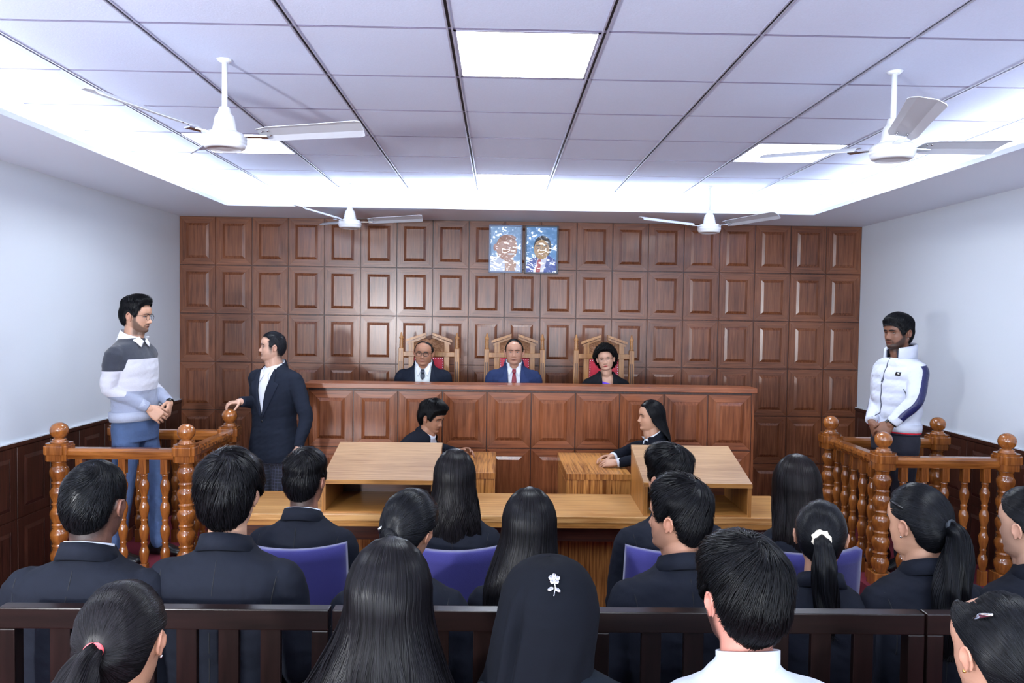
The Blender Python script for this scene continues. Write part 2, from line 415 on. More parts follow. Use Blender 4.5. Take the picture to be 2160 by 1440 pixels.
# ------------------------------------------------------------------ ceiling fans
def make_fan():
    t = empty('ceiling_fan', (0, 0, 0))
    b = MB(); b.lathe([(.012, -.24), (.012, 0)], n=16); b.lathe([(.02, -.012), (.035, 0)], n=20); b.build('down_rod', FANW, t)
    b = MB(); b.lathe([(.02, -.205), (.024, -.21), (.027, -.228), (.029, -.234), (.038, -.242), (.042, -.256), (.05, -.30), (.056, -.315)], n=32); b.build('canopy', FANW, t)
    b = MB(); b.lathe([(.056, -.312), (.078, -.318), (.092, -.33), (.096, -.34), (.092, -.343), (.096, -.347), (.094, -.364), (.0905, -.366), (.092, -.370), (.085, -.382), (.07, -.39), (.068, -.386), (.03, -.388)], n=40)
    b.build('motor_housing', FANW, t)
    for k in range(3):
        ang = k*120
        M = Matrix.Rotation(rad(ang), 4, 'Z')
        b = MB(); b.box(.08, .19, -.018, .018, -.335, -.330, M4=M)
        br = b.build('blade_iron', CHROME, t)
        b = MB(); tw = Matrix.Rotation(rad(-4), 4, 'Y') @ Matrix.Rotation(rad(-13), 4, 'X')
        M2 = M @ Matrix.Translation((0, 0, -.328)) @ tw
        prof = [(-.063, 0), (-.035, .006), (.03, .006), (.063, -.006)]
        xs = [(.15, .7), (.2, .95), (.4, 1), (.585, 1.12), (.605, .98)]
        V = []; F = []
        for x, kk in xs:
            for y, z in prof: V.append((x, y*kk, z))
            for y, z in reversed(prof): V.append((x, y*kk, z-.003))
        for i in range(len(xs)-1):
            for e in range(8): F.append((i*8+e, i*8+(e+1) % 8, (i+1)*8+(e+1) % 8, (i+1)*8+e))
        F += [tuple(range(8)), tuple(range((len(xs)-1)*8, len(xs)*8))]
        b.add(V, F, 0, False, M2)
        for dx in (.17, .195):
            for dy in (-.02, .02): b.add(*ellipsoid((dx, dy, -.001), (.005, .005, .004), 8, 5), 1, True, M2)
        b.build('blade', [FANB, CHROME], t)
    return t
fan0 = make_fan()
fl = [((-1.215, 3.404), -121, 'white ceiling fan near the camera on the left side'), ((1.73, 3.389), 14, 'white ceiling fan near the camera on the right side'),
      ((-1.262, 6.46), 2, 'small looking white ceiling fan in front of the panelled wall, left of the portraits'), ((1.738, 6.38), -48, 'small looking white ceiling fan in front of the panelled wall, right of the portraits')]
for k, (p, a, lb) in enumerate(fl):
    f_ = fan0 if k == 0 else copy_tree(fan0)
    f_.location = (p[0], p[1], ZT-.002); f_.rotation_euler = (0, 0, rad(a)); tag(f_, lb, 'ceiling fan', 'white three-blade ceiling fans')

# ------------------------------------------------------------------ judges' bench
BX0, BX1, BY = -1.43, 1.93, 5.78
t = tag(empty('judges_bench', (0, 0, 0)), 'long teak panelled judges bench with a flat ledge, in front of three carved chairs', 'judges bench')
b = MB(); b.box(BX0, BX1, BY+.002, BY+.04, 0, 1.30, 2)
panel_grid(b, BX0, BX1, [1.285, .855, .425, 0], 10, BY, -1, lambda u, d, z: (u, BY+.002-d, z), fw=.19, fh=.14)
b.build('front_panel', [BENCHW, BENCHW, TEAKD, BENCHX], t, fixn=False)
for x in (BX0-.02, BX1): 
    b = MB(); b.box(x, x+.02, BY-.005, BY+.55, 0, 1.30, bev=.002); b.build('side_panel', BENCHW, t)
b = MB(); b.box(BX0-.03, BX1+.03, BY-.035, BY+.19, 1.30, 1.338, bev=.004); b.build('ledge', BENCHX, t)
b = MB(); b.box(BX0, BX1, BY+.04, BY+.37, 1.06, 1.09, bev=.003); b.build('desk_top', BENCHX, t)
b = MB(); b.box(-1.41, 1.91, BY+.06, YB-.03, 0, .33); tag(b.build('platform', CARPET), 'red carpeted platform behind the judges bench', 'platform')

# ------------------------------------------------------------------ judges' chairs
def make_throne():
    t = empty('judge_chair', (0, 0, 0)); W = .245
    # local: z=0 platform, front towards -y; back plane at y=.22
    for sx in (-1, 1):
        b = MB(); x = sx*W
        b.box(x-.022, x+.022, .195, .24, 0, 1.235, bev=.003)
        for dx in (-.009, .009): b.box(x+dx-.003, x+dx+.003, .190, .197, .72, 1.12, 1)
        b.lathe([(.018, 1.233), (.020, 1.242), (.013, 1.250), (.019, 1.260), (.013, 1.270), (.019, 1.281), (.013, 1.291), (.018, 1.301), (.012, 1.311), (.020, 1.324), (.018, 1.333), (.010, 1.345), (.009, 1.362), (.003, 1.374)], c=(x, .217, 0), n=18)
        b.build('back_post', [CHAIRW, TEAKD], t)
    for sx in (-1, 1):
        b = MB(); b.box(sx*.155-.023, sx*.155+.023, .2, .235, .5, 1.29, bev=.002); b.build('back_stile', CHAIRW, t)
    b = MB(); b.box(-W+.02, W-.02, .196, .237, 1.162, 1.204, bev=.003); b.build('back_rail', CHAIRW, t)
    b = MB(); b.box(-W+.02, W-.02, .2, .235, .5, .545, bev=.002); b.build('lower_rail', CHAIRW, t)
    # broken pediment
    for sx in (-1, 1):
        b = MB()
        for (o_, th, dy) in ((0, .022, .0), (-.024, .018, .008)):
            p0 = (sx*.03, 1.362+o_); p1 = (sx*(.205 if o_ == 0 else .19), 1.300+o_)
            b.prism([(p0[0], p0[1]-th/2), (p1[0], p1[1]-th/2), (p1[0], p1[1]+th/2), (p0[0], p0[1]+th/2)], .185+dy, .245)
        b.build('pediment', CHAIRW, t)
    # carved panel
    b = MB()
    n = 14; top = []
    for i in range(n+1):
        x = -.133+.266*i/n; ax = abs(x); top.append((x, 1.33-.33*ax if ax > .035 else 1.305+.01*math.sin(ax*90)))
    b.prism([(-.133, 1.20), (.133, 1.20)]+list(reversed(top)), .212, .228)
    rr = random.Random(5)
    for k in range(22):       # scrolling leaves
        sx = 1 if k % 2 else -1; cx = sx*rr.uniform(.02, .115); cz = rr.uniform(1.212, 1.33-.35*abs(cx)); r0 = rr.uniform(.012, .024); a0 = rr.uniform(0, 6)
        pts = []; 
        for q in range(9):
            a = a0+q*.75; r = r0*(1-q*.09); pts.append((cx+r*math.cos(a), .209, cz+r*math.sin(a)))
        b.piece(tube(pts, [.0045*(1-.07*q) for q in range(9)], 6), 0)
    b.build('carved_panel', CHAIRC, t)
    # upholstered back with studs
    b = MB(); b.box(-.13, .13, .2, .232, .56, 1.158, bev=.008); ub = b.build('back_pad', REDLEA, t)
    b = MB()
    for k in range(13):
        x = -.12+.24*k/12; b.add(*ellipsoid((x, .198, 1.146), (.0048, .004, .0048), 8, 6), 0, True)
    for sx in (-1, 1):
        for k in range(26): b.add(*ellipsoid((sx*.122, .198, 1.126-.0205*k), (.0048, .004, .0048), 8, 6), 0, True)
    b.build('studs', STUD, ub)
    b = MB(); b.box(-W-.01, W+.01, -.27, .22, .40, .455, bev=.01); b.build('seat_frame', CHAIRW, t)
    b = MB(); b.box(-W+.02, W-.02, -.25, .19, .455, .50, bev=.016); b.build('seat', REDLEA, t)
    for sx in (-1, 1):
        b = MB(); b.lathe([(.018, 0), (.026, .06), (.018, .1), (.026, .2), (.02, .3), (.028, .4)], c=(sx*(W-.015), -.235, 0), n=16); b.build('leg', CHAIRW, t)
        b = MB(); b.box(sx*W-.025, sx*W+.025, -.23, .2, .66, .69, bev=.006); b.lathe([(.018, .455), (.024, .52), (.015, .58), (.02, .66)], c=(sx*W, -.2, 0), n=14); b.build('armrest', CHAIRW, t)
    return t
th0 = make_throne()
for k, (x, lb) in enumerate(((-.615, 'carved throne-like judge chair behind the bench, left one, with the man in round black glasses'), (.138, 'carved throne-like chair at the middle of the bench, with the man in navy suit'), (.927, 'carved throne-like judge chair behind the bench, right one, with the curly-haired woman'))):
    o = th0 if k == 0 else copy_tree(th0)
    o.location = (x, 6.53, .33); tag(o, lb, 'chair', 'carved judge chairs')

# ------------------------------------------------------------------ portraits (plain generic paintings)
def portrait(x0, x1, z0, z1, kind, label):
    t = tag(empty('framed_portrait', ((x0+x1)/2, YB-.024, z0)), label, 'picture', 'framed portraits on the wall')
    W = (x1-x0)/2; H = z1-z0; FR = mat('portrait_frame_'+kind, srgb(96, 110, 140) if kind == 'shawl' else srgb(50, 52, 66), .35); d = .014
    b = MB(); tilt = Matrix.Rotation(rad(1.5), 4, 'X')
    for a in ((-W, W, 0, d), (-W, W, H-d, H), (-W, -W+d, 0, H), (W-d, W, 0, H)): b.box(a[0], a[1], -.028, 0, a[2], a[3], bev=.002, M4=tilt)
    b.build('frame', FR, t)
    P = MB(); mats = []; lay = [0]
    def shape(poly, col, nm):
        m = mat('paint_%s_%s' % (kind, nm), srgb(*col), .5, coat=0.0)
        if m not in mats: mats.append(m)
        lay[0] += 1; y = -.008-.0005*lay[0]
        P.prism(poly, y, y+.0004, mats.index(m), M4=tilt)
    def oval(cx, cz, rx, rz, n=24, a0=0, a1=2*PI): return [(cx+rx*math.cos(a0+(a1-a0)*i/n), cz+rz*math.sin(a0+(a1-a0)*i/n)) for i in range(n)]
    S = W/.155
    shape([(-W+d, d), (W-d, d), (W-d, H-d), (-W+d, H-d)], (96, 158, 214) if kind == 'suit' else (140, 180, 220), 'bg')
    if kind == 'suit':
        shape([(-W+d, d), (W-d, d), (W-d, .12), (.075, .165), (-.05, .165), (-.12, .12), (-W+d, .08)], (44, 74, 164), 'coat')
        shape([(-.075, d), (.02, d), (.055, .16), (0, .14), (-.03, .16)], (226, 226, 240), 'shirt')
        shape([(-.055, d), (-.012, d), (-.002, .13), (-.022, .14), (-.04, .12)], (186, 44, 40), 'tie')
        shape(oval(.01, .25, .082, .105), (34, 30, 34), 'hair')
        shape(oval(.0, .225, .07, .092), (196, 150, 88), 'skin')
        shape(oval(.0, .185, .024, .006), (160, 84, 70), 'lip')
        for sx in (-1, 1):
            shape(oval(sx*.032, .235, .025, .019), (24, 20, 22), 'hair'); shape(oval(sx*.032, .235, .022, .016), (196, 150, 88), 'skin')
            shape(oval(sx*.032, .235, .010, .004), (60, 40, 34), 'eye')
            shape(oval(sx*.032, .262, .024, .004), (24, 20, 22), 'hair')
        shape([(-.006, .21), (.012, .21), (.005, .235)], (170, 122, 70), 'nose')
    else:
        shape([(-W+d, d), (W-d, d), (W-d, .05), (.11, .11), (.02, .135), (-.06, .16), (-W+d, .14)], (214, 220, 236), 'shawl')
        shape([(0, d), (.09, d), (.1, .09), (.05, .14), (-.01, .12)], (190, 142, 112), 'skin2')
        shape(oval(.01, .235, .1, .12), (200, 150, 126), 'skin')
        shape(oval(-.095, .235, .02, .034), (186, 130, 110), 'ear')
        shape(oval(.02, .322, .075, .03), (170, 120, 100), 'crown')
        shape(oval(.05, .175, .035, .008), (238, 238, 240), 'moustache')
        for x_ in (.03, .085):
            shape(oval(x_, .232, .023, .019), (90, 70, 66), 'rim'); shape(oval(x_, .232, .0215, .0175), (200, 150, 126), 'skin')
            shape(oval(x_, .232, .009, .0035), (70, 48, 44), 'pupil')
        shape([(.055, .19), (.085, .19), (.07, .23)], (180, 126, 106), 'nose')
    P.build('painting', mats, t, fixn=True)
    GL = mat('crinkled_laminate', (1, 1, 1, 1), .06)
    if 'gl' not in MATS:
        MATS['gl'] = 1; nt = GL.node_tree; nt.nodes.clear()
        o_ = nt.nodes.new('ShaderNodeOutputMaterial'); mx = nt.nodes.new('ShaderNodeMixShader'); tr = nt.nodes.new('ShaderNodeBsdfTransparent'); gs = nt.nodes.new('ShaderNodeBsdfGlossy')
        gs.inputs['Roughness'].default_value = .04; fr = nt.nodes.new('ShaderNodeFresnel'); fr.inputs[0].default_value = 1.5
        tc = nt.nodes.new('ShaderNodeTexCoord'); n = nt.nodes.new('ShaderNodeTexNoise'); n.inputs['Scale'].default_value = 8; n.inputs['Detail'].default_value = 2
        bp = nt.nodes.new('ShaderNodeBump'); bp.inputs['Distance'].default_value = .02
        nt.links.new(tc.outputs['Object'], n.inputs['Vector']); nt.links.new(n.outputs['Fac'], bp.inputs['Height'])
        nt.links.new(bp.outputs[0], gs.inputs['Normal'])
        nt.links.new(fr.outputs[0], mx.inputs[0]); nt.links.new(tr.outputs[0], mx.inputs[1]); nt.links.new(gs.outputs[0], mx.inputs[2]); nt.links.new(mx.outputs[0], o_.inputs[0])
    b = MB(); b.box(-W+d, W-d, -.024, -.0235, d, H-d, M4=tilt); b.build('laminate_cover', GL, t)
portrait(-.106, .205, 2.262, 2.705, 'shawl', 'framed portrait of an older man with round glasses and white shawl, on the panelled wall')
portrait(.229, .540, 2.257, 2.702, 'suit', 'framed portrait of a man in a blue suit with red tie, on the panelled wall')

# ------------------------------------------------------------------ clerks' desks
def desk(x0, x1, label, open_right):
    t = tag(empty('clerk_desk', (0, 0, 0)), label, 'desk', 'clerk desks before the judges bench')
    b = MB(); b.box(x0, x1, 4.895, 5.66, .81, .85, bev=.002); dt_ = b.build('desk_top', DESKW, t); b = MB(); b.box(x0, x1, 4.892, 4.896, .811, .849); b.box(x0-.002, x0, 4.892, 5.66, .811, .849); b.box(x1, x1+.002, 4.892, 5.66, .811, .849); b.build('edge_band', DESKF, dt_)
    b = MB(); b.box(x0, x1, 4.90, 4.92, 0, .81); b.build('front_panel', DESKF, t)
    for x in (x0+.003, x1-.023):
        b = MB(); b.box(x, x+.02, 4.92, 5.655, 0, .81, bev=.001); b.box(x-.002 if x == x0+.003 else x+.02, x if x == x0+.003 else x+.022, 4.95, 5.62, .1, .78); b.build('side_panel', DESKF, t)
desk(-.42, -.015, 'small striped wood desk in front of the leaning young man', True)
desk(.447, .86, 'small striped wood desk under the clasped hands of the long-haired woman', False)

# ------------------------------------------------------------------ advocates' table with two lecterns
t = tag(empty('advocates_table', (0, 0, 0)), 'long light laminate table carrying two sloped lecterns, in front of the clerk desks', 'table')
b = MB(); b.box(-1.60, 1.72, 4.21, 4.76, .715, .75, bev=.002); b.build('table_top', TABW, t)
b = MB(); b.box(-1.58, 1.70, 4.215, 4.235, .685, .715); b.build('apron', LEDGE, t)
b = MB(); b.box(-1.58, 1.70, 4.70, 4.72, 0, .715); b.build('modesty_panel', DESKF, t)
b = MB(); b.box(-1.57, 1.69, 4.42, 4.44, .55, .715); b.build('shade_board', DESKIN, t)  # added dark board standing in for the shade under the table top
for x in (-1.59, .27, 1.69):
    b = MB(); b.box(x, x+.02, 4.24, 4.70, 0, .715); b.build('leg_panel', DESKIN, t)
def lectern(x0, x1, ry, label):
    cx = (x0+x1)/2; w_ = (x1-x0)/2
    t = tag(empty('lectern', (cx, 4.24, .75), rad(ry)), label, 'lectern', 'sloped lecterns on the advocates table')
    D = .50; hf, hr = .19, .315; k = (hr-hf)/D
    for x, nm in ((-w_, 0), (w_-.022, 1)):
        b = MB(); b.prism([(0, 0), (D, 0), (D, hr-.022), (0, hf-.022)], x, x+.022, ax='x'); b.build('side_panel', LSIDE, t)
    b = MB(); V = [(-w_, -.004), (w_, -.004)]
    b.prism([(-.006, hf-.024-.006*k), (D+.004, hr-.024), (D+.004, hr), (-.006, hf-.006*k)], -w_-.002, w_+.002, ax='x'); tp = b.build('sloped_top', LECT, t)
    b = MB(); b.prism([(-.0075, hf-.025), (-.0062, hf-.025), (-.0062, hf-.001), (-.0075, hf-.001)], -w_-.002, w_+.002, ax='x'); b.build('edge_band', LEDGE, tp)
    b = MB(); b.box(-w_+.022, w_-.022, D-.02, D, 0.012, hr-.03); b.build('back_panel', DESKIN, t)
    b = MB(); b.box(-w_+.022, w_-.022, .002, D-.02, 0, .012); b.build('shelf', LEDGE, t)
lectern(-.975, -.345, 0, 'sloped wooden lectern on the table to the left, with an open shelf below')
lectern(.822, 1.425, -1.5, 'sloped wooden lectern on the table to the right, behind the man with swept-up hair')

# ------------------------------------------------------------------ witness boxes
PLZ = .25
def bulgy(z0, z1, n, r0, r1, rn, rings=3):
    """stacked vase bulges separated by beads"""
    prof = []; h = (z1-z0)/n
    for k in range(n):
        a = z1-k*h; bb = a-h
        prof += [(rn, a), (rn*1.22, a-.006), (rn*1.22, a-.013), (rn, a-.018), (rn*1.15, a-.024), (rn, a-.030)]
        m = h-.03
        for q, rr_ in ((.12, .72), (.3, .98), (.42, 1), (.6, .93), (.8, .72), (.96, .56)):
            prof.append((rn+(r1-rn)*(rr_-.5)*2 if rr_ > .5 else rn, a-.03-m*q))
    prof.append((rn, z0))
    return list(reversed(prof))
def make_newel():
    b = MB()
    b.box(-.055, .055, -.055, .055, PLZ-.02, PLZ+.08, bev=.004)
    b.lathe(bulgy(PLZ+.08, .962, 5, .05, .054, .037), n=28)
    # block with chamfered vertical edges
    b.prism([(-.062, -.04), (-.04, -.062), (.04, -.062), (.062, -.04), (.062, .04), (.04, .062), (-.04, .062), (-.062, .04)], .962, 1.066, ax='z')
    b.box(-.068, .068, -.05, .05, 1.0, 1.052, bev=.004); b.box(-.05, .05, -.068, .068, 1.0, 1.052, bev=.004)
    b.lathe([(.05, 1.066), (.05, 1.072), (.036, 1.078), (.042, 1.085), (.028, 1.092)], n=28)
    return b
def make_ball():
    b = MB(); b.lathe([(.028, 1.088)]+[(.052*math.cos(a), 1.138+.05*math.sin(a)) for a in [(-60+7.5*i)*PI/180 for i in range(20)]]+[(.003, 1.188)], n=32)
    return b
def make_baluster():
    b = MB(); b.box(-.021, .021, -.021, .021, .885, .975, bev=.002); b.box(-.021, .021, -.021, .021, PLZ-.02, PLZ+.09, bev=.002)
    b.lathe(bulgy(PLZ+.09, .885, 4, .026, .0285, .0165), n=18)
    return b
def witness_box(x0, x1, y0, y1, label, gap_back):
    t = tag(empty('witness_box', (x0, y0, 0)), label, 'witness box', 'varnished witness boxes')
    W = x1-x0; D = y1-y0
    b = MB(); b.box(-.09, W+.09, -.09, D+.09, 0, PLZ-.02); b.box(-.09, W+.09, -.09, D+.09, PLZ-.02, PLZ); b.build('carpeted_base', CARPET, t)
    n0 = None
    for (x, y) in ((0, 0), (W, 0), (0, D), (W, D)):
        if n0 is None: n0 = make_newel().build('newel_post', ORNG, t); b0 = make_ball().build('ball_finial', ORNG, n0); o = n0
        else:
            o = n0.copy(); COL.objects.link(o); o.parent = t; bb = b0.copy(); COL.objects.link(bb); bb.parent = o
        o.location = (x, y, 0)
    def rail(xa, ya, xb, yb, m):
        b = MB(); L = math.hypot(xb-xa, yb-ya); M = Matrix.Translation((xa, ya, 0)) @ Matrix.Rotation(math.atan2(yb-ya, xb-xa), 4, 'Z')
        b.prism([(-.03, .985), (-.036, 1.0), (-.036, 1.02), (-.028, 1.036), (.028, 1.036), (.036, 1.02), (.036, 1.0), (.03, .985), (.024, .972), (-.024, .972)], .05, L-.05, ax='x', M4=M)
        b.build('top_rail', m, t)
    rail(0, 0, W, 0, ORNGX); rail(0, D, W, D, ORNGX)
    sx = W if gap_back == 'left' else 0
    rail(sx, 0, sx, D, ORNGX)
    p0 = None
    spots = [(W*(k+1)/6, 0) for k in range(5)]+[(W*(k+1)/6, D) for k in range(5)]+[(sx, D*(k+1)/6) for k in range(5)]
    for (x, y) in spots:
        if p0 is None: p0 = make_baluster().build('baluster', ORNG, t); o = p0
        else: o = p0.copy(); COL.objects.link(o); o.parent = t
        o.location = (x, y, 0)
witness_box(-2.622, -1.868, 4.6, 5.34, 'varnished baluster witness box on the left, with the man in the striped sweater', 'left')
witness_box(2.348, 3.11, 4.6, 5.34, 'varnished baluster witness box on the right, with the man in the white jacket', 'right')
# ------------------------------------------------------------------ seating
def pew(x0, x1, y, first_off, label, nslat):
    t = tag(empty('wooden_pew', (x0, y, 0)), label, 'bench', 'dark slatted pews of the middle row')
    W = x1-x0
    b = MB(); b.box(0, W, -.018, .022, 1.012, 1.068, bev=.003); b.build('top_rail', WENGE, t)
    for x in (0, W-.045):
        b = MB(); b.box(x, x+.045, -.02, .02, 0, 1.012, bev=.003); b.build('back_post', WENGEZ, t)
    b = MB(); b.box(.045, W-.045, -.014, .016, .52, .57, bev=.002); b.build('lower_rail', WENGE, t)
    n = max(1, int(round((W-.09)/.109))); st = (W-.09)/n; s0 = None
    for k in range(n-1 if n > 1 else 1):
        if s0 is None: b = MB(); b.box(-.027, .027, -.008, .010, .57, 1.012, bev=.002); s0 = b.build('back_slat', WENGEZ, t); o = s0
        else: o = s0.copy(); COL.objects.link(o); o.parent = t
        o.location = (.045+st*(k+1), 0, 0)
    b = MB(); b.box(0, W, .02, .46, .415, .445, bev=.004); b.build('seat', WENGE, t)
    for x in (.0, W-.045):
        b = MB(); b.box(x, x+.045, .40, .445, 0, .415, bev=.003); b.build('leg', WENGEZ, t)
pew(-1.32, -.446, 2.045, 0, 'dark slatted pew under the two short-haired men at the left', 8)
pew(-.436, .252, 2.045, 0, 'dark slatted pew in the middle, mostly hidden by the long hair and the headscarf', 6)
pew(.262, 1.163, 2.045, 0, 'dark slatted pew behind the woman with the cream scrunchie', 8)
pew(1.170, 2.0, 2.045, 0, 'dark slatted pew at the right edge, behind the woman with the long ponytail', 8)

def make_blue_chair():
    t = empty('blue_chair', (0, 0, 0)); W = .215
    def sheet(f, nu, nv, th, m):
        V = []; F = []
        for s in (0, 1):
            for j in range(nv+1):
                for i in range(nu+1): V.append(f(i/nu, j/nv, s*th))
        K = (nu+1)*(nv+1)
        for j in range(nv):
            for i in range(nu):
                a = j*(nu+1)+i; q = (a, a+1, a+nu+2, a+nu+1); F.append(q); F.append(tuple(K+v for v in reversed(q)))
        ed = [i for i in range(nu+1)]+[j*(nu+1)+nu for j in range(1, nv+1)]+[nv*(nu+1)+i for i in range(nu-1, -1, -1)]+[j*(nu+1) for j in range(nv-1, 0, -1)]
        for a, c in zip(ed, ed[1:]+ed[:1]): F.append((c, a, a+K, c+K))
        return V, F
    def fb(u, v, s):
        x = (u*2-1)*W; cv = (2*u-1)**2
        return (x*(1-.05*v*cv), -.06*v+.055*cv+s, .52+v*(.455+.014*cv))
    b = MB(); b.piece(sheet(fb, 16, 10, .05, 0), 0, True); b.build('backrest', BLUEF, t)
    b = MB(); b.box(-.21, .21, .05, .47, .42, .47, bev=.018); b.build('seat', BLUEF, t)
    for sx in (-1, 1):
        b = MB(); b.piece(tube([(sx*.20, .42, .01), (sx*.20, .40, .42)], [.011, .011], 8)); b.build('leg', STEEL, t)
        b = MB(); b.piece(tube([(sx*.20, -.03, .01), (sx*.20, .05, .42), (sx*.20, .07, .62)], [.011]*3, 8)); b.build('leg', STEEL, t)
    return t
bc0 = make_blue_chair()
for k, (x, lb) in enumerate(((-.775, 'blue fabric chair under the man left of the left lectern'), (-.165, 'blue fabric chair under the woman with wavy long hair, front row'), (.70, 'blue fabric chair under the man with swept-up hair'), (1.19, 'blue fabric chair under the long-haired woman near the right witness box'))):
    o = bc0 if k == 0 else copy_tree(bc0)
    o.location = (x, 2.87, 0); tag(o, lb, 'chair', 'blue fabric chairs of the front row')
for x, lb in ((-.62, 'plain wooden stool under the leaning young man'), (1.13, 'plain wooden stool under the long-haired woman at the clerk desk')):
    t = tag(empty('stool', (x, 5.3, 0)), lb, 'stool', 'stools at the clerk desks')
    b = MB(); b.box(-.17, .17, -.17, .17, .40, .44, bev=.006); b.build('seat', DESKW, t)
    for sx in (-.14, .14):
        for sy in (-.14, .14):
            b = MB(); b.box(sx-.016, sx+.016, sy-.016, sy+.016, 0, .40); b.build('leg', DESKF, t)

# ------------------------------------------------------------------ people: head
ZF = np.array([(-.118, .046), (-.113, .064), (-.103, .080), (-.092, .083), (-.080, .077), (-.070, .081), (-.058, .083), (-.046, .083), (-.03, .083), (-.01, .082), (.005, .083), (.02, .090), (.035, .0925), (.055, .089), (.075, .079), (.095, .058), (.108, .034), (.118, .001)])
ZB = np.array([(-.118, .004), (-.10, .018), (-.08, .045), (-.06, .070), (-.04, .087), (-.01, .100), (.03, .104), (.06, .097), (.085, .075), (.105, .042), (.118, .001)])
ZW = np.array([(-.118, .016), (-.112, .030), (-.10, .044), (-.085, .0545), (-.06, .064), (-.03, .0705), (0, .0745), (.03, .0765), (.06, .072), (.085, .057), (.105, .034), (.114, .016), (.118, .001)])
NOSE = np.array([(-.056, 0), (-.050, .002), (-.045, .012), (-.038, .0215), (-.030, .0195), (-.015, .012), (-.002, .006), (.012, .0)])
def face_feat(x, z, H):
    ax = np.abs(x); g = lambda u, s: np.exp(-(u/s)**2)
    A = np.interp(z, NOSE[:, 0], NOSE[:, 1])*H.get('nose', 1); wn = np.interp(z, [-.04, 0, .01], [.0125, .0085, .008])
    d = A*g(x, wn)
    d += -.0075*g(ax-.031, .015)*g(z-.001, .010) + .003*g(ax-.030, .018)*g(z-.020, .006)
    d += .0045*g(x, .023)*(g(z+.0625, .004)+g(z+.0725, .0045)) - .002*g(x, .022)*g(z+.0675, .002)
    d += .003*g(ax-.046, .016)*g(z+.028, .018)*H.get('cheek', 1)
    return d
def head_piece(H, n=120, m=72):
    t = np.linspace(0, PI, m); zs_ = -.118*np.cos(t)
    a = np.linspace(0, 2*PI, n, endpoint=False)
    Z = zs_[:, None]*np.ones(n)[None]; c = np.cos(a)[None]; s = np.sin(a)[None]
    W = np.interp(Z, ZW[:, 0], ZW[:, 1])*H.get('wide', 1)
    jaw = np.clip((-.02-Z)/.1, 0, 1); W = W*(1+(H.get('jaw', 1)-1)*jaw)
    Fd = np.interp(Z, ZF[:, 0], ZF[:, 1]); Bd = np.interp(Z, ZB[:, 0], ZB[:, 1])
    pf = .86+.1*jaw
    X = W*np.sign(c)*np.abs(c)**.95
    Y = np.where(s > 0, Fd*np.abs(s)**pf, -Bd*np.abs(s)**.95)
    fr = np.clip(s*3, 0, 1)
    Y = Y+face_feat(X, Z, H)*fr
    V = np.stack([X, Y, Z], -1).reshape(-1, 3)
    F = []
    for j in range(m-1):
        for i in range(n):
            k = (i+1) % n; F.append((j*n+i, j*n+k, (j+1)*n+k, (j+1)*n+i))
    F.append(tuple(reversed(range(n)))); F.append(tuple((m-1)*n+i for i in range(n)))
    return [Vector(v) for v in V], F
def face_y(x, z, H):
    w_ = float(np.interp(z, ZW[:, 0], ZW[:, 1]))*H.get('wide', 1); f = float(np.interp(z, ZF[:, 0], ZF[:, 1]))
    c = min(1, abs(x)/w_)**(1/.95); s = math.sqrt(max(0, 1-c*c))
    return f*s**.86+float(face_feat(np.array(x), np.array(z), H))
def ear_pieces(H):
    P = []; w_ = .0755*H.get('wide', 1)
    for sx in (-1, 1):
        pts = []
        for k in range(9):
            a = rad(-60+k*34); pts.append((sx*(w_+.010+.006*(1 if 1 < k < 8 else .3)), -.012-.015*math.cos(a)*1.0, -.006+.026*math.sin(a)))
        P.append(tube(pts, [.0045]*9, 8))
        P.append(ellipsoid((sx*(w_+.005), -.010, -.006), (.0065, .013, .024), 12, 8))
        P.append(ellipsoid((sx*(w_+.007), -.002, -.031), (.005, .007, .008), 10, 6))
    return P
def lid_pieces(H):
    P = []
    for sx in (-1, 1):
        x = sx*.031; y = face_y(x, .001, H)
        P.append(ellipsoid((x, y-.0095, .0117), (.0165, .0112, .0060), 14, 8))
        P.append(ellipsoid((x, y-.0105, -.0108), (.0150, .0105, .0055), 14, 8))
        P.append(ellipsoid((sx*.0135, face_y(.0135, -.041, H)-.003, -.0405), (.0068, .0090, .0066), 10, 8))
    return P

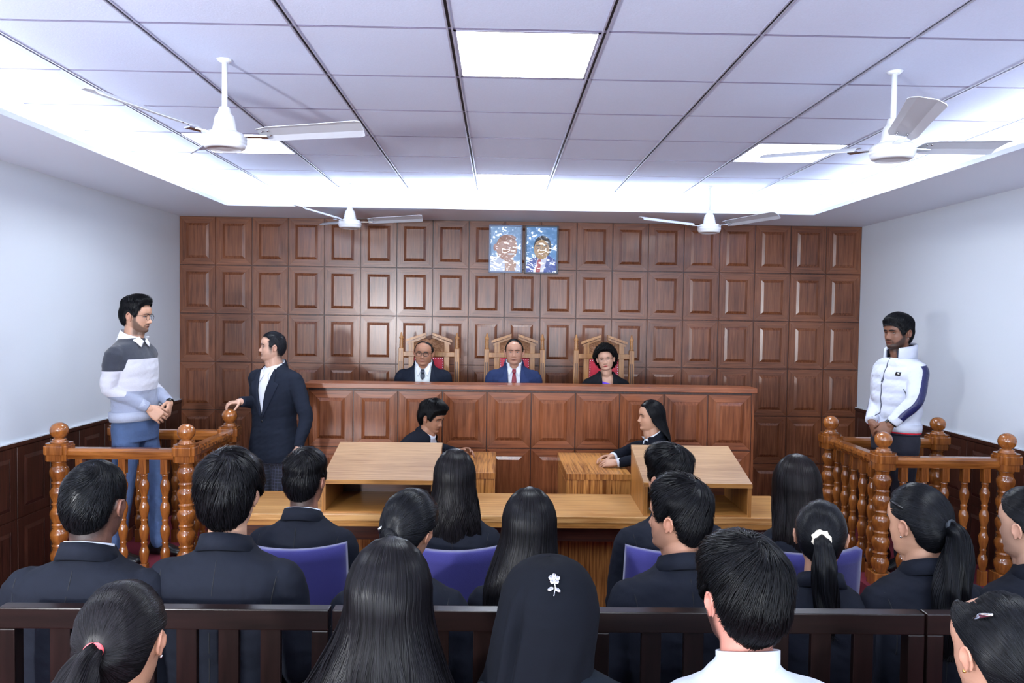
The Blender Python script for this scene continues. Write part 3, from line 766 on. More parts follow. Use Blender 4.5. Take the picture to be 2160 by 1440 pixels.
# hands: local frame, x = fingers, z = back of hand, y = thumb side
def hand_pieces(M, curl=.5, spread=.12, s=1.0, thumb=(.6, .25), curls=None, thumb_side=1):
    P = []; Y = thumb_side
    R = []
    for x, wy, wz in ((-.012, .024, .018), (.01, .027, .0165), (.04, .037, .0155), (.07, .042, .0140), (.088, .040, .0125), (.096, .034, .009)):
        R.append((Vector((x, 0, 0)), Vector((0, 1, 0)), Vector((0, 0, 1)), wy, wz, .85))
    P.append(ring_loft(R, 18))
    L = [.072, .082, .076, .060]; ys = [.031, .0105, -.0105, -.030]; r0 = [.0088, .009, .0086, .0078]
    for k in range(4):
        c = curl if curls is None else curls[k]
        sp = spread*(1.5-k)/1.5
        p = Vector((.084, ys[k]*Y, 0)); ang = 0; pts = [p.copy()-Vector((.015, 0, 0)), p.copy()]; rs = [r0[k]*.98, r0[k]*1.02]
        for q, (fr, w) in enumerate(((.45, .8), (.3, 1.1), (.25, .8))):
            ang += c*w; l = L[k]*fr
            d = Vector((math.cos(ang)*math.cos(sp), math.sin(sp)*Y*math.cos(ang*.5), -math.sin(ang)))
            p = p+d*l; pts.append(p.copy()); rs.append(r0[k]*(1-.1*(q+1)))
        P.append(tube(pts, rs, 10, up=(0, 1, .01)))
    a, dn = thumb
    p = Vector((.018, .022*Y, -.004)); pts = [p]; rs = [.0135]
    for q, l in enumerate((.035, .032, .024)):
        d = Vector((math.cos(a), math.sin(a)*Y, -dn)).normalized(); p = p+d*l; pts.append(p); rs.append((.0115, .0098, .0085)[q]); a -= .25; dn += .12
    P.append(tube(pts, rs, 10, up=(0, 0, 1)))
    S = M @ Matrix.Scale(s, 4)
    return [xform(q, S) for q in P]
def hand_frame(wrist, d, up):
    d = Vector(d).normalized(); up = Vector(up); up = (up-d*up.dot(d)).normalized(); y = up.cross(d)
    m = Matrix((d, y, up)).transposed().to_4x4(); m.translation = Vector(wrist); return m

# ------------------------------------------------------------------ people: hair
C0 = np.array([0, -.006, .012]); RD = np.array([.0795, .104, .1095])
def skull_pts(th, ph, off, pole=0.0, rad_=RD):
    d = np.stack([np.sin(th)*np.sin(ph), np.sin(th)*np.cos(ph), np.cos(th)], -1)
    c, s = math.cos(pole), math.sin(pole)      # pole tilted forwards by 'pole' radians
    d = np.stack([d[..., 0], d[..., 1]*c+d[..., 2]*s, -d[..., 1]*s+d[..., 2]*c], -1)
    r = 1/np.sqrt(((d/rad_)**2).sum(-1))
    return C0+d*(r+off)[..., None]
HL = {
 'man': [(0, .082), (25, .080), (45, .064), (58, .030), (66, -.004), (76, -.012), (82, .022), (98, .030), (108, .005), (122, -.050), (150, -.072), (180, -.076)],
 'boyish': [(0, .066), (25, .064), (45, .052), (58, .026), (66, -.010), (76, -.022), (82, .022), (98, .026), (108, .0), (122, -.062), (150, -.085), (180, -.090)],
 'recede': [(0, .108), (20, .106), (40, .092), (55, .055), (63, .02), (74, -.012), (82, .020), (98, .026), (108, .0), (122, -.048), (150, -.070), (180, -.074)],
 'woman': [(0, .084), (25, .080), (45, .060), (58, .030), (70, .010), (80, .016), (98, .020), (108, -.01), (122, -.055), (150, -.078), (180, -.082)],
}
def hairline_th(ph, pole, key, n=160):
    tb = np.array(HL[key]); th = np.linspace(.02, 2.9, n)
    TH, PH = np.meshgrid(th, ph); P = skull_pts(TH, PH, np.zeros_like(TH), pole)
    az = np.degrees(np.abs(np.arctan2(P[..., 0], P[..., 1]-C0[1])))
    f = P[..., 2]-np.interp(az, tb[:, 0], tb[:, 1])
    out = np.empty(len(ph))
    for i in range(len(ph)):
        k = np.argmax(f[i] < 0)
        out[i] = th[k] if f[i][k] < 0 else 2.2
    # smooth around
    for _ in range(2): out = (np.roll(out, 1)+out*2+np.roll(out, -1))/4
    return out
def grid_faces(nu, nv, wrap):
    F = []
    for j in range(nv-1):
        for i in range(nu if wrap else nu-1):
            k = (i+1) % nu; F.append((j*nu+i, j*nu+k, (j+1)*nu+k, (j+1)*nu+i))
    return F
def vnoise(P, sc, seed=0):
    """cheap smooth pseudo-noise in -1..1"""
    r = np.random.RandomState(seed); o = np.zeros(P.shape[:-1])
    for k in range(6):
        v = r.normal(size=3)*sc*(1+.35*k); o += np.sin(P @ v+r.uniform(0, 6.28))/(1+.4*k)
    return o/2.6
def strands_mesh(P, R):
    """P (N,J,3), R (N,J) -> tent-section ribbons"""
    N, J, _ = P.shape
    Tn = np.gradient(P, axis=1); Tn /= np.linalg.norm(Tn, axis=-1, keepdims=True)+1e-9
    rd_ = P-np.array([0, -.03, -.02]); rd_[..., 2] = np.clip(rd_[..., 2], -.02, 1)
    rd_ /= np.linalg.norm(rd_, axis=-1, keepdims=True)+1e-9
    S = np.cross(Tn, rd_); S /= np.linalg.norm(S, axis=-1, keepdims=True)+1e-9
    Nn = np.cross(S, Tn)
    Nn *= np.sign((Nn*rd_).sum(-1, keepdims=True)+1e-9)
    V = np.stack([P-S*R[..., None], P+Nn*R[..., None]*.7, P+S*R[..., None]], 2).reshape(-1, 3)
    b = (np.arange(N)[:, None]*J+np.arange(J-1)[None]).reshape(-1)*3
    F = np.concatenate([np.stack([b, b+1, b+4, b+3], -1), np.stack([b+1, b+2, b+5, b+4], -1)])
    return V, F
def cap_off(P, h):
    z = P[..., 2]; y = P[..., 1]
    t = np.clip((z-h.get('z0', .02))/(h.get('z1', .075)-h.get('z0', .02)), 0, 1); t = t*t*(3-2*t)
    o = h['side']+(h['top']-h['side'])*t
    o = o+h.get('front', 0)*np.clip((y-.03)/.06, 0, 1)*t + h.get('back', 0)*np.clip((-y-.05)/.06, 0, 1)*np.clip((z+.02)/.06, 0, 1)
    return o
def build_hair(h, rng):
    """returns (shell V,F), (strand V,F) in head-local unscaled coordinates"""
    kind = h['kind']; SV = []; SF = []; n0 = 0; TV = []; TF = []; t0 = 0
    def addS(V, F):
        nonlocal n0
        SV.append(V); SF.append(np.asarray(F)+n0); n0 += len(V)
    def addT(P, R):
        nonlocal t0
        V, F = strands_mesh(P, R); TV.append(V); TF.append(F+t0); t0 += len(V)
    pole = rad(h.get('pole', -22)); seed = h.get('seed', 1); dens = h.get('n', 1600); key = h.get('line', 'man')
    nph = 96; ph = np.linspace(-PI, PI, nph, endpoint=False); thh = hairline_th(ph, pole, key)
    wid = h.get('w', .0016)
    if kind in ('short', 'tied', 'curly', 'buzz', 'long'):
        nth = 26; u = np.linspace(0, 1, nth)
        th0 = h.get('th0', .004)
        th0 = np.minimum(th0, thh)[None]
        TH = th0+(thh[None]-th0)*u[:, None]+(.05*(u[:, None] > .99)); PH = ph[None]*np.ones((nth, 1))
        P0 = skull_pts(TH, PH, np.zeros_like(TH), pole); off = cap_off(P0, h)
        edge = np.clip((1-u[:, None])/h.get('edge', .12), 0, 1)**.6
        off = off*edge*(.86 if kind in ('short', 'buzz') else 1)-.006*(1-edge)+(vnoise(P0, h.get('nsc', 70), seed)*h.get('bump', .0025))*edge
        addS(skull_pts(TH, PH, off, pole).reshape(-1, 3), grid_faces(nph, nth, True))
    if kind in ('short', 'buzz'):
        N = dens; J = 6; a = rng.uniform(-PI, PI, N); lim = np.interp(a, np.append(ph, PI), np.append(thh, thh[0]))
        t0_ = np.minimum(h.get('th0', 0), lim); st = t0_+np.sqrt(rng.uniform(0, 1, N))*(lim-t0_); ln = h.get('len', .035)/.1*rng.uniform(.6, 1.2, N)
        jj = np.linspace(0, 1, J)[None]
        th = st[:, None]+ln[:, None]*jj; over = h.get('fringe', .06)
        th = np.minimum(th, lim[:, None]+over*(np.cos(a)[:, None] > .3)*jj+.02)
        sw = h.get('swirl', .5)*np.exp(-st/.6)+rng.normal(0, .12, N)
        side = h.get('comb', 0)*np.clip(1-st/1.4, 0, 1)
        pp = a[:, None]+(sw+side)[:, None]*jj/np.maximum(np.sin(th), .25)*.5
        Pb = skull_pts(th, pp, np.zeros_like(th), pole)
        cl = vnoise(Pb[:, :1]*np.ones((1, J, 1)), 60, seed+3)
        o = cap_off(Pb, h)*(.96+.0*jj)+h.get('lift', .004)*jj**1.3*(.6+.8*rng.uniform(0, 1, (N, 1)))+cl*h.get('clump', .002)*jj+.0006
        e = np.clip((lim[:, None]-th)/.15, 0, 1); o = o*(.35+.65*e)
        if h.get('quiff'):
            fz = np.clip((Pb[..., 1]-.0)/.08, 0, 1)*np.clip((Pb[..., 2]-.05)/.04, 0, 1); o = o+h['quiff']*fz*jj
        addT(skull_pts(th, pp, o, pole), wid*(1-.75*jj**2)*np.ones((N, 1)))
    if kind == 'curly':
        N = dens; J = 16; a = rng.uniform(-PI, PI, N); lim = np.interp(a, np.append(ph, PI), np.append(thh, thh[0]))
        st = np.sqrt(rng.uniform(0, 1, N))*lim; jj = np.linspace(0, 1, J)[None]
        ax_ = rng.normal(size=(N, 1, 3)); ax_ /= np.linalg.norm(ax_, axis=-1, keepdims=True)
        b_ = np.cross(ax_, rng.normal(size=(N, 1, 3))); b_ /= np.linalg.norm(b_, axis=-1, keepdims=True); c_ = np.cross(ax_, b_)
        base = skull_pts(st[:, None], a[:, None], np.zeros((N, 1)), pole); o = cap_off(base, h)*rng.uniform(.75, 1.12, (N, 1))
        base = skull_pts(st[:, None], a[:, None], o, pole)
        q = jj*rng.uniform(7, 12, (N, 1)); r_ = rng.uniform(.004, .008, (N, 1))
        P = base+ax_*(jj-.5)[..., None]*.028+b_*(np.cos(q)*r_)[..., None]+c_*(np.sin(q)*r_)[..., None]
        addT(P, wid*np.ones((N, J)))
    if kind == 'tied':     # combed from the hairline to the tie, pole = tie
        N = dens; J = 9; a = rng.uniform(-PI, PI, N); lim = np.interp(a, np.append(ph, PI), np.append(thh, thh[0])); jj = np.linspace(0, 1, J)[None]
        s1 = lim*rng.uniform(.45, 1, N)**.6
        th = s1[:, None]*(1-jj)+h.get('th0', .02)*jj; pp = a[:, None]+rng.normal(0, .04, (N, 1))*jj+np.sin(jj*3+a[:, None]*9)*.02
        Pb = skull_pts(th, pp, np.zeros_like(th), pole); e = np.clip((lim[:, None]-th)/.12, 0, 1)
        o = cap_off(Pb, h)*(.3+.7*e)+.0008+rng.uniform(0, .0022, (N, 1))*np.sin(jj*PI)+vnoise(Pb, h.get('nsc', 70), seed)*h.get('bump', .0025)*e
        addT(skull_pts(th, pp, o, pole), wid*np.ones((N, J)))
    if kind == 'long':
        L = h['len']; lim_a = rad(h.get('open', 62)); rx = h.get('rx', .105); ry = h.get('ry', .10); yb = h.get('yb', -.15); fold = h.get('forward', 0)
        tuck = h.get('tuck', .5)
        def traj(a, lift, rag, nz, J=18):
            """a: azimuth about the pole (N,), full strand over the skull and down"""
            N = len(a); k1 = 7; thm = np.empty((N, k1))
            # over the skull until the side of the head
            the = rad(97)-pole*np.cos(a)*.8
            thm = the[:, None]*np.linspace(h.get('t0', .02), 1, k1)[None]
            Pa = skull_pts(thm, a[:, None]*np.ones((1, k1)), np.zeros((N, k1)), pole)
            of = cap_off(Pa, h)+lift[:, None]; Pa = skull_pts(thm, a[:, None]*np.ones((1, k1)), of, pole)
            pe = Pa[:, -1]; t = np.linspace(0, 1, J-k1+1)[1:][None]
            az = np.arctan2(pe[:, 0], pe[:, 1]+.01)[:, None]
            Lr = (L*rag)[:, None]; z = pe[:, 2:3]-Lr*t
            dz = Lr*t; k = np.clip(dz/.20, 0, 1); k = k*k*(3-2*k); nar = h.get('taper', .8)
            tx = rx*np.sin(az)*(1-(1-nar)*np.clip(dz/L, 0, 1)); ty = -.02+ry*np.cos(az)
            ty = np.minimum(ty, yb+fold+.035*np.abs(np.sin(az))) if tuck else ty
            ty = ty-lift[:, None]*1.5
            x = pe[:, :1]*(1-k)+tx*k; y = pe[:, 1:2]*(1-k)+ty*k
            wv = h.get('wave', .006)*np.clip(dz/.1, 0, 1); x = x+wv*np.sin(dz*h.get('wf', 34)+nz[:, None]*2.2+az*3); y = y-wv*.6*np.abs(np.cos(dz*h.get('wf', 34)+nz[:, None]*2.2+az*2))
            x = x+h.get('sidex', 0)*k
            return np.concatenate([Pa, np.stack([x, y, z], -1)], 1)
        A = np.concatenate([np.linspace(lim_a, 2*PI-lim_a, 80)])
        nz = np.sin(A*7)+np.sin(A*13+1)
        G = traj(A, np.full(80, .001), np.full(80, .97)-.03*np.sin(A*11), nz*.3, 24)
        addS(G.transpose(1, 0, 2).reshape(-1, 3), grid_faces(80, 24, False))
        N = dens; a = rng.uniform(lim_a-.05, 2*PI-lim_a+.05, N)
        cl = np.round(a*9)/9; a2 = a*.6+cl*.4
        T_ = traj(a2+rng.normal(0, .02, N), rng.uniform(.001, .006, N), rng.uniform(.86, 1.05, N), np.sin(a2*7)+rng.normal(0, .25, N), 20)
        jj = np.linspace(0, 1, 20)[None]
        addT(T_, wid*(1.1-.7*jj**3)*np.ones((N, 1)))
    for tl in h.get('tails', []):
        pts, rs = smooth_path(tl['pts'], tl['r'], 5); pts = np.array([list(p) for p in pts]); rs = np.array(rs); K = len(pts)
        V, F = tube([tuple(p) for p in pts], rs*.86, 14)
        addS4 = [f for f in F if len(f) == 4]
        Vn = np.array([list(v) for v in V]); Vn = Vn+vnoise(Vn, 60, 5)[:, None]*.003
        addS(Vn, addS4)
        N = tl.get('n', 900); tn = np.gradient(pts, axis=0); tn /= np.linalg.norm(tn, axis=1, keepdims=True)
        X = np.cross(tn, [1, .01, 0]); X /= np.linalg.norm(X, axis=1, keepdims=True); Y = np.cross(tn, X)
        al = rng.uniform(0, 2*PI, N); ro = rng.uniform(.7, 1.08, N); wv = tl.get('wave', .1)
        jj = np.arange(K)[None]/(K-1)
        ang = al[:, None]+wv*3*np.sin(jj*tl.get('wf', 5)+al[:, None])*jj; rr_ = ro[:, None]*rs[None]*(1+.12*np.sin(jj*14+al[:, None]*5))
        P = pts[None]+X[None]*(np.cos(ang)*rr_)[..., None]+Y[None]*(np.sin(ang)*rr_)[..., None]
        P[:, -1] += rng.normal(0, .006, (N, 3)); 
        addT(P, wid*(1-.6*jj**4)*np.ones((N, 1)))
    for bn in h.get('buns', []):
        c = np.array(bn['c']); r = bn['r']
        V, F = ellipsoid(bn['c'], (r, r*.8, r*.9), 18, 12); addS(np.array([list(v) for v in V]), [f for f in F if len(f) == 4])
        N = 500; J = 12; jj = np.linspace(0, 1, J)[None]; a = rng.uniform(0, 6.28, (N, 1))+jj*2.2; e = rng.uniform(-1.2, 1.2, (N, 1))+.3*np.sin(a*2)
        P = c+np.stack([np.cos(a)*np.cos(e)*r, np.sin(e)*r*.82-.0*a, np.sin(a)*np.cos(e)*r*.92], -1)*1.03
        addT(P, np.full((N, J), wid))
    S = (np.concatenate(SV), [tuple(f) for G in SF for f in G]) if SV else None
    return S, ((np.concatenate(TV), np.concatenate(TF)) if TV else None)
HAIRM = {}
def hair_mat(c):
    k = 'hair_%d_%d_%d' % c
    if k in MATS: return MATS[k]
    m = mat(k, srgb(*c), .30, spec=.09)
    nt = m.node_tree; b = nt.nodes['Principled BSDF']; g = nt.nodes.new('ShaderNodeNewGeometry')
    mx = nt.nodes.new('ShaderNodeMix'); mx.data_type = 'RGBA'; mx.inputs[6].default_value = srgb(*[v*.2 for v in c]); mx.inputs[7].default_value = srgb(*[min(255, v*.8) for v in c])
    nt.links.new(g.outputs['Random Per Island'], mx.inputs[0]); nt.links.new(mx.outputs[2], b.inputs['Base Color'])
    return m

# ------------------------------------------------------------------ people: clothing helpers
def band(c, rx, ry, a0, a1, prof, tilt=0.0, n=40, flare=0):
    V = []; F = []; k = len(prof); full = abs(abs(a1-a0)-360) < .1
    N = n if full else n+1
    for i in range(N):
        a = rad(a0+(a1-a0)*i/n); ca, sa = math.cos(a), math.sin(a)
        for dr, dz in prof:
            V.append(Vector((c[0]+(rx+dr)*ca, c[1]+(ry+dr)*sa, c[2]+dz-tilt*sa)))
    for i in range(n):
        j = (i+1) % N if full else i+1
        for e in range(k): F.append((i*k+e, i*k+(e+1) % k, j*k+(e+1) % k, j*k+e))
    if not full: F.append(tuple(reversed(range(k)))); F.append(tuple((N-1)*k+e for e in range(k)))
    return V, F
def patch(bvh, O, D, off=.004, th=.006):
    """O: grid [j][i] of ray origins, cast along D on to bvh; returns a thin solid sheet lying on the surface"""
    D = Vector(D).normalized(); nj, ni = len(O), len(O[0]); last = None
    hit = [[bvh.ray_cast(Vector(o), D, 3.0) for o in row] for row in O]
    ds = [h_[3] for row in hit for h_ in row if h_[0] is not None]
    if not ds: return None
    md = sorted(ds)[len(ds)//2]; V = []
    for s in (off, off-th):
        for j in range(nj):
            pd = md
            for i in range(ni):
                h_ = hit[j][i]; ok = h_[0] is not None and abs(h_[3]-md) < .12 and (i == 0 or abs(h_[3]-pd) < .035); d = h_[3] if ok else pd+(.004 if i else 0)
                pd = d
                V.append(Vector(O[j][i])+D*(d-s))
    F = []; K = nj*ni
    for j in range(nj-1):
        for i in range(ni-1):
            a = j*ni+i; q = (a, a+1, a+ni+1, a+ni); F.append(q); F.append(tuple(K+v for v in reversed(q)))
    ed = list(range(ni))+[j*ni+ni-1 for j in range(1, nj)]+[(nj-1)*ni+i for i in range(ni-2, -1, -1)]+[j*ni for j in range(nj-2, 0, -1)]
    for a, c in zip(ed, ed[1:]+ed[:1]): F.append((c, a, a+K, c+K))
    return V, F
def piece_obj(name, pieces, m, parent, smooth=True, M=None):
    b = MB()
    for p in pieces:
        if p is not None: b.piece(p, 0, smooth, M)
    return b.build(name, m, parent)

def torso_rings(SW, sh, bot, k, nr=.060, fem=False, quilt=0, hunch=.0, low=None):
    """k: shrink (0 = jacket surface); z measured from head centre"""
    tb = [(.080, nr, nr+.002, -.026), (.060, nr+.012, nr+.008, -.028), (.038, .110, .078, -.030), (.018, SW*.66, .086, -.031),
          (-.004, SW*.80, .094, -.032), (-.028, SW*.86, .102, -.032), (-.075, SW*.855, .116, -.030), (-.14, SW*.82, .124, -.027),
          (-.22, SW*.775, .122, -.025), (-.30, SW*(.70 if not fem else .66), .114, -.024), (-.38, SW*(.70 if not fem else .68), .114, -.022),
          (-.46, SW*.76, .122, -.02), (-.56, SW*.80, .13, -.02)]
    R = []
    zb = bot-sh
    rows = [r for r in tb if r[0] > zb+.02]; last = tb[-1]
    rows.append((zb, np.interp(-zb, [-r[0] for r in tb], [r[1] for r in tb]), np.interp(-zb, [-r[0] for r in tb], [r[2] for r in tb]), -.02))
    if quilt:
        z = .0; fine = []
        zz = np.arange(.018, zb, -.012)
        X = [-r[0] for r in tb]
        rows = [r for r in rows if r[0] > .018]
        for q in zz:
            e = 1+.0*q; pf = abs(math.sin(PI*(q+.02)/quilt))**.6*.012-.006
            rows.append((q, float(np.interp(-q, X, [r[1] for r in tb]))+pf, float(np.interp(-q, X, [r[2] for r in tb]))+pf, float(np.interp(-q, X, [r[3] for r in tb]))))
    for z, hw, dp, cy in rows:
        p = .82 if z < .03 else .95
        R.append((Vector((0, cy, sh+z)), Vector((1, 0, 0)), Vector((0, 1, 0)), max(.02, hw-k), max(.02, dp-k), p))
    return R
def torso_piece(R, M): return xform(ring_loft(R, 36), M)

PEOPLE = []
def build_person(P):
    rng = np.random.RandomState(P.get('seed', 7)); H = P.get('head', {}); hs = P.get('hs', 1.0); fem = P.get('fem', False)
    SW = P.get('SW', .205 if fem else .235); sit = P.get('sit', True); base = P.get('base', 0.0); face = P.get('face', 0.0)
    hair = P.get('hair'); top_th = (hair or {}).get('top', .006)*.9 if not P.get('hijab') else .012
    x, y = P['xy']; root = tag(empty('person', (x, y, base), rad(face)), P['label'], 'person', P.get('group'))
    hc = P['crown']-base-.118*hs-top_th*hs
    vox = P.get('vox', .006); cv = P.get('cvox', .009)
    sh = hc-.205-P.get('neck', 0)
    lean = rad(P.get('lean', 4)); N = Vector((0, -.03, hc-.15))
    Mt = Matrix.Translation(N+Vector((P.get('tx', 0), P.get('ty', 0), 0))) @ Matrix.Rotation(rad(P.get('twist', 0)), 4, 'Z') @ Matrix.Rotation(rad(P.get('tilt', 0)), 4, 'Y') @ Matrix.Rotation(-lean, 4, 'X') @ Matrix.Translation(-N)
    yaw, pit, rol = P.get('look', (0, 0, 0)); pv = Vector((0, -.02, -.09))*hs
    Mh = Matrix.Translation(Vector((0, 0, hc))+pv) @ Matrix.Rotation(rad(yaw), 4, 'Z') @ Matrix.Rotation(rad(pit), 4, 'X') @ Matrix.Rotation(rad(rol), 4, 'Y') @ Matrix.Translation(-pv) @ Matrix.Scale(hs, 4)
    Rw = Matrix.Translation((x, y, base)) @ Matrix.Rotation(rad(face), 4, 'Z'); Ri = Rw.inverted()
    seat = P.get('seat', .46)-base if sit else None
    if sit: tz = (N.z-seat-.10)/math.cos(lean); pz = N.z-tz
    else: pz = (P['crown']-base)*.50
    pel = Mt @ Vector((0, -.03, pz))
    # arms
    nk = .050 if fem else .056; nk = P.get('nk', nk)
    arms = {}
    for s in (-1, 1):
        S0 = Mt @ Vector((s*(SW-.058), -.032, sh-.045)); A = P.get('arms', {}).get(s)
        if A is None:
            if sit: E = S0+Vector((s*.035, .02, -.27)); W = Vector((s*.07, .26+pel.y*.5, max(seat+.17, E.z-.12)))
            else: E = S0+Vector((s*.03, -.01, -.29)); W = E+Vector((s*-.005, .05, -.24))
            A = dict(e=E, w=W, d=(W-E), up=(0, 0, 1) if sit else (s, 0, 0))
        else:
            A = dict(A)
            for q in ('e', 'w'):
                v = Vector(A[q]); A[q] = (Ri @ v) if A.get('world') else v
            if A.get('world'): A['d'] = Ri.to_3x3() @ Vector(A['d']); A['up'] = Ri.to_3x3() @ Vector(A['up'])
        A['s'] = S0; arms[s] = A
    # --- body: one continuous skin surface
    pcs = [xform(head_piece(H), Mh)]+([] if H.get('noears') else [xform(q, Mh) for q in ear_pieces(H)])
    if P.get('faceup'): pcs += [xform(q, Mh) for q in lid_pieces(H)]
    a_ = Mh @ Vector((0, -.016, -.045)); c_ = Mt @ Vector((0, -.03, sh+.02)); m_ = (a_+c_)/2+Vector((0, .004, 0))
    pcs.append(tube([a_, m_, c_], [nk*1.02*hs, nk, nk*1.06], 24, cap=True))
    if not fem or P.get('faceup'):
        j0 = Mh @ Vector((0, .035, -.078)); pcs.append(tube([j0, (j0+c_)/2+Vector((0, .015, 0)), c_+(Mt.to_3x3() @ Vector((0, .02, 0)))], [.030*hs, .034, .03], 12))
    pcs.append(torso_piece(torso_rings(SW, sh, pz-.04 if sit else pz+.07, .020 if sit else .026, nr=nk+.006, fem=fem), Mt))
    ar = .036 if fem else .041
    for s, A in arms.items():
        pcs.append(tube([A['s'], A['e'], A['w'], A['w']+Vector(A['d']).normalized()*.015], [ar*1.1, ar*.85, .026, .024], 12))
        pcs += hand_pieces(hand_frame(A['w'], A['d'], A['up']), s=A.get('hs', .92 if fem else 1.0), curl=A.get('curl', .45), curls=A.get('curls'), spread=A.get('spread', .08), thumb=A.get('thumb', (.6, .25)), thumb_side=A.get('ts', 1 if s < 0 else -1)*-1)
    me = remesh(pcs, vox, 2 if vox > .004 else 1)
    co = get_co(me); L = apply_np(Mh.inverted(), co)
    tone = np.array(srgb(*P.get('skin', (176, 124, 98)))[:3]); C = np.tile(tone, (len(co), 1)); g = lambda u, s_: np.exp(-(u/s_)**2)
    ax = np.abs(L[:, 0]); fr = (L[:, 1] > .03)
    C *= (1+.06*vnoise(L, 40, 3))[:, None]
    red = .10*g(ax-.05, .02)*g(L[:, 2]+.03, .02)*fr+.35*(ax > .08*H.get('wide', 1))*(np.abs(L[:, 1]) < .04)*(np.abs(L[:, 2]) < .05)+.06*g(L[:, 0], .012)*g(L[:, 2]+.038, .01)*fr
    C = C*(1-red[:, None]*np.array([0, .25, .25]))
    lip = np.array(srgb(*P.get('lips', (116, 58, 54)))[:3]); lm = g(L[:, 0], .027)*g(L[:, 2]+.0675, .0085)*(L[:, 1] > .06)*1.1; lm = np.clip(lm*1.6-.5, 0, 1)
    C = C*(1-lm[:, None])+lip*lm[:, None]
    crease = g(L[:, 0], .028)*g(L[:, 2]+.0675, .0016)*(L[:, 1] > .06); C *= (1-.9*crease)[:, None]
    hcol = np.array(srgb(*P.get('haircol', (24, 22, 24)))[:3])
    bd = P.get('beard', 0)
    if bd:
        ss = lambda u, a, b2: np.clip((u-a)/(b2-a), 0, 1)**2*(3-2*np.clip((u-a)/(b2-a), 0, 1))
        line = -.020-.052*ss(L[:, 1], .015, .075)          # upper edge drops from the sideburn to the mouth corner
        jawm = ss(line-L[:, 2], -.006, .012)*ss(L[:, 1], -.012, .016)*ss(L[:, 2], -.150, -.118)
        jawm = np.maximum(jawm*np.clip(1-1.0*g(ax, .012)*(L[:, 2] > -.085), 0, 1), .9*ss(-L[:, 2], -.01, .012)*ss(L[:, 1], .004, .016)*(1-ss(L[:, 1], .026, .036))*ss(-L[:, 2], -.004, .01)*ss(L[:, 2], -.12, -.10))
        mus = g(L[:, 2]+.0535, .0055)*(1-ss(ax, .024, .034))*(L[:, 1] > .06)
        cor = g(ax-.030, .006)*ss(-L[:, 2], .050, .058)*ss(L[:, 2], -.10, -.085)*(L[:, 1] > .05)
        m_b = np.clip(np.maximum(np.maximum(jawm, mus), cor*.8), 0, 1)*(1-lm)*bd
        C = C*(1-m_b[:, None])+hcol*m_b[:, None]
    elif P.get('moustache'):
        m_b = np.clip(g(L[:, 2]+.053, .005)*(ax < .030)*(L[:, 1] > .07), 0, 1)*P['moustache']; C = C*(1-m_b[:, None])+hcol*m_b[:, None]
    if P.get('faceup'):
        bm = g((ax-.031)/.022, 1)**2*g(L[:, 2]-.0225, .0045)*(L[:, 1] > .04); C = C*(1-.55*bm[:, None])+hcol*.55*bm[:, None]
        ey = g(ax-.031, .016)*g(L[:, 2]-.001, .008)*(L[:, 1] > .03); C *= (1-.42*ey)[:, None]  # eye socket shade painted into the skin colour
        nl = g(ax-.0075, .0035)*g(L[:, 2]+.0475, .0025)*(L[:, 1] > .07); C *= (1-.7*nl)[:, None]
    # close-cropped hair shading into the skin at sides and nape
    if P.get('fade') is not None:
        tb = np.array(HL[(hair or {}).get('line', 'man')]); az = np.degrees(np.abs(np.arctan2(L[:, 0], L[:, 1]-C0[1])))
        d = L[:, 2]-np.interp(az, tb[:, 0], tb[:, 1]); m_f = np.clip((d+P['fade'])/.05, 0, 1)*(az > 60)*(ax < .0785*H.get('wide', 1)); m_f = m_f*np.clip((L[:, 2]+.13)/.03, 0, 1)*.85
        C = C*(1-m_f[:, None])+hcol*m_f[:, None]
    if P.get('faceup'):   # fold from nostril to mouth corner, its shade drawn as darker skin
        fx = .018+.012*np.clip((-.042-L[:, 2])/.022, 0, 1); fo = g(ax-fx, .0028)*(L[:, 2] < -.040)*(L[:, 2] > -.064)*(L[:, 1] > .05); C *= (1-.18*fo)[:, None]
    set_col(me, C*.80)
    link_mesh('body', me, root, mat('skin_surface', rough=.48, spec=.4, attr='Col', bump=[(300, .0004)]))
    if P.get('faceup'):
        for s in (-1, 1):
            ex = s*.031; ey_ = face_y(ex, .001, H)-.0095
            gz = P.get('gaze', (0, 0)); Rg = Matrix.Translation((ex, ey_, -.0005)) @ Matrix.Rotation(rad(gz[0]), 4, 'Z') @ Matrix.Rotation(rad(gz[1]), 4, 'X')
            b = MB(); b.piece(ellipsoid((0, 0, 0), (.0122, .0122, .0122), 20, 14), 0, True, Mh @ Rg)
            b.piece(ellipsoid((0, .0066, .0004), (.0064, .0062, .0064), 16, 10), 1, True, Mh @ Rg)
            b.build('eye', [mat('eye_white', srgb(150, 142, 136), .6, spec=.2), mat('iris', srgb(28, 18, 14), .5, spec=.2)], root)
        bw_ = P.get('brow', 1.0); hb = hair_mat(tuple((hair or {}).get('col', (25, 24, 28))))
        for s in (-1, 1):
            pts = []
            for q in range(7):
                t = q/6; xx = .011+.042*t; zz_ = .0150+.0060*math.sin(PI*(.12+.72*t))-.003*t; pts.append((s*xx, face_y(xx, zz_, H)-.0005, zz_))
            piece_obj('eyebrow', [tube(pts, [.0030*bw_, .0040*bw_, .0042*bw_, .0038*bw_, .0033*bw_, .0025*bw_, .0012], 8, flat=.6)], hb, root, M=Mh)
            pts = []
            for q in range(7):
                t = q/6; xx = .0185+.027*t; zz_ = .0022+.0036*math.sin(PI*t)-.0012*t; pts.append((s*xx, face_y(.031, .001, H)+.0022-.0025*abs(2*t-1)**2*2.0, zz_))
            piece_obj('eyelashes', [tube(pts, [.0009, .0013, .0014, .0014, .0014, .0013, .0009], 6)], hb, root, M=Mh)
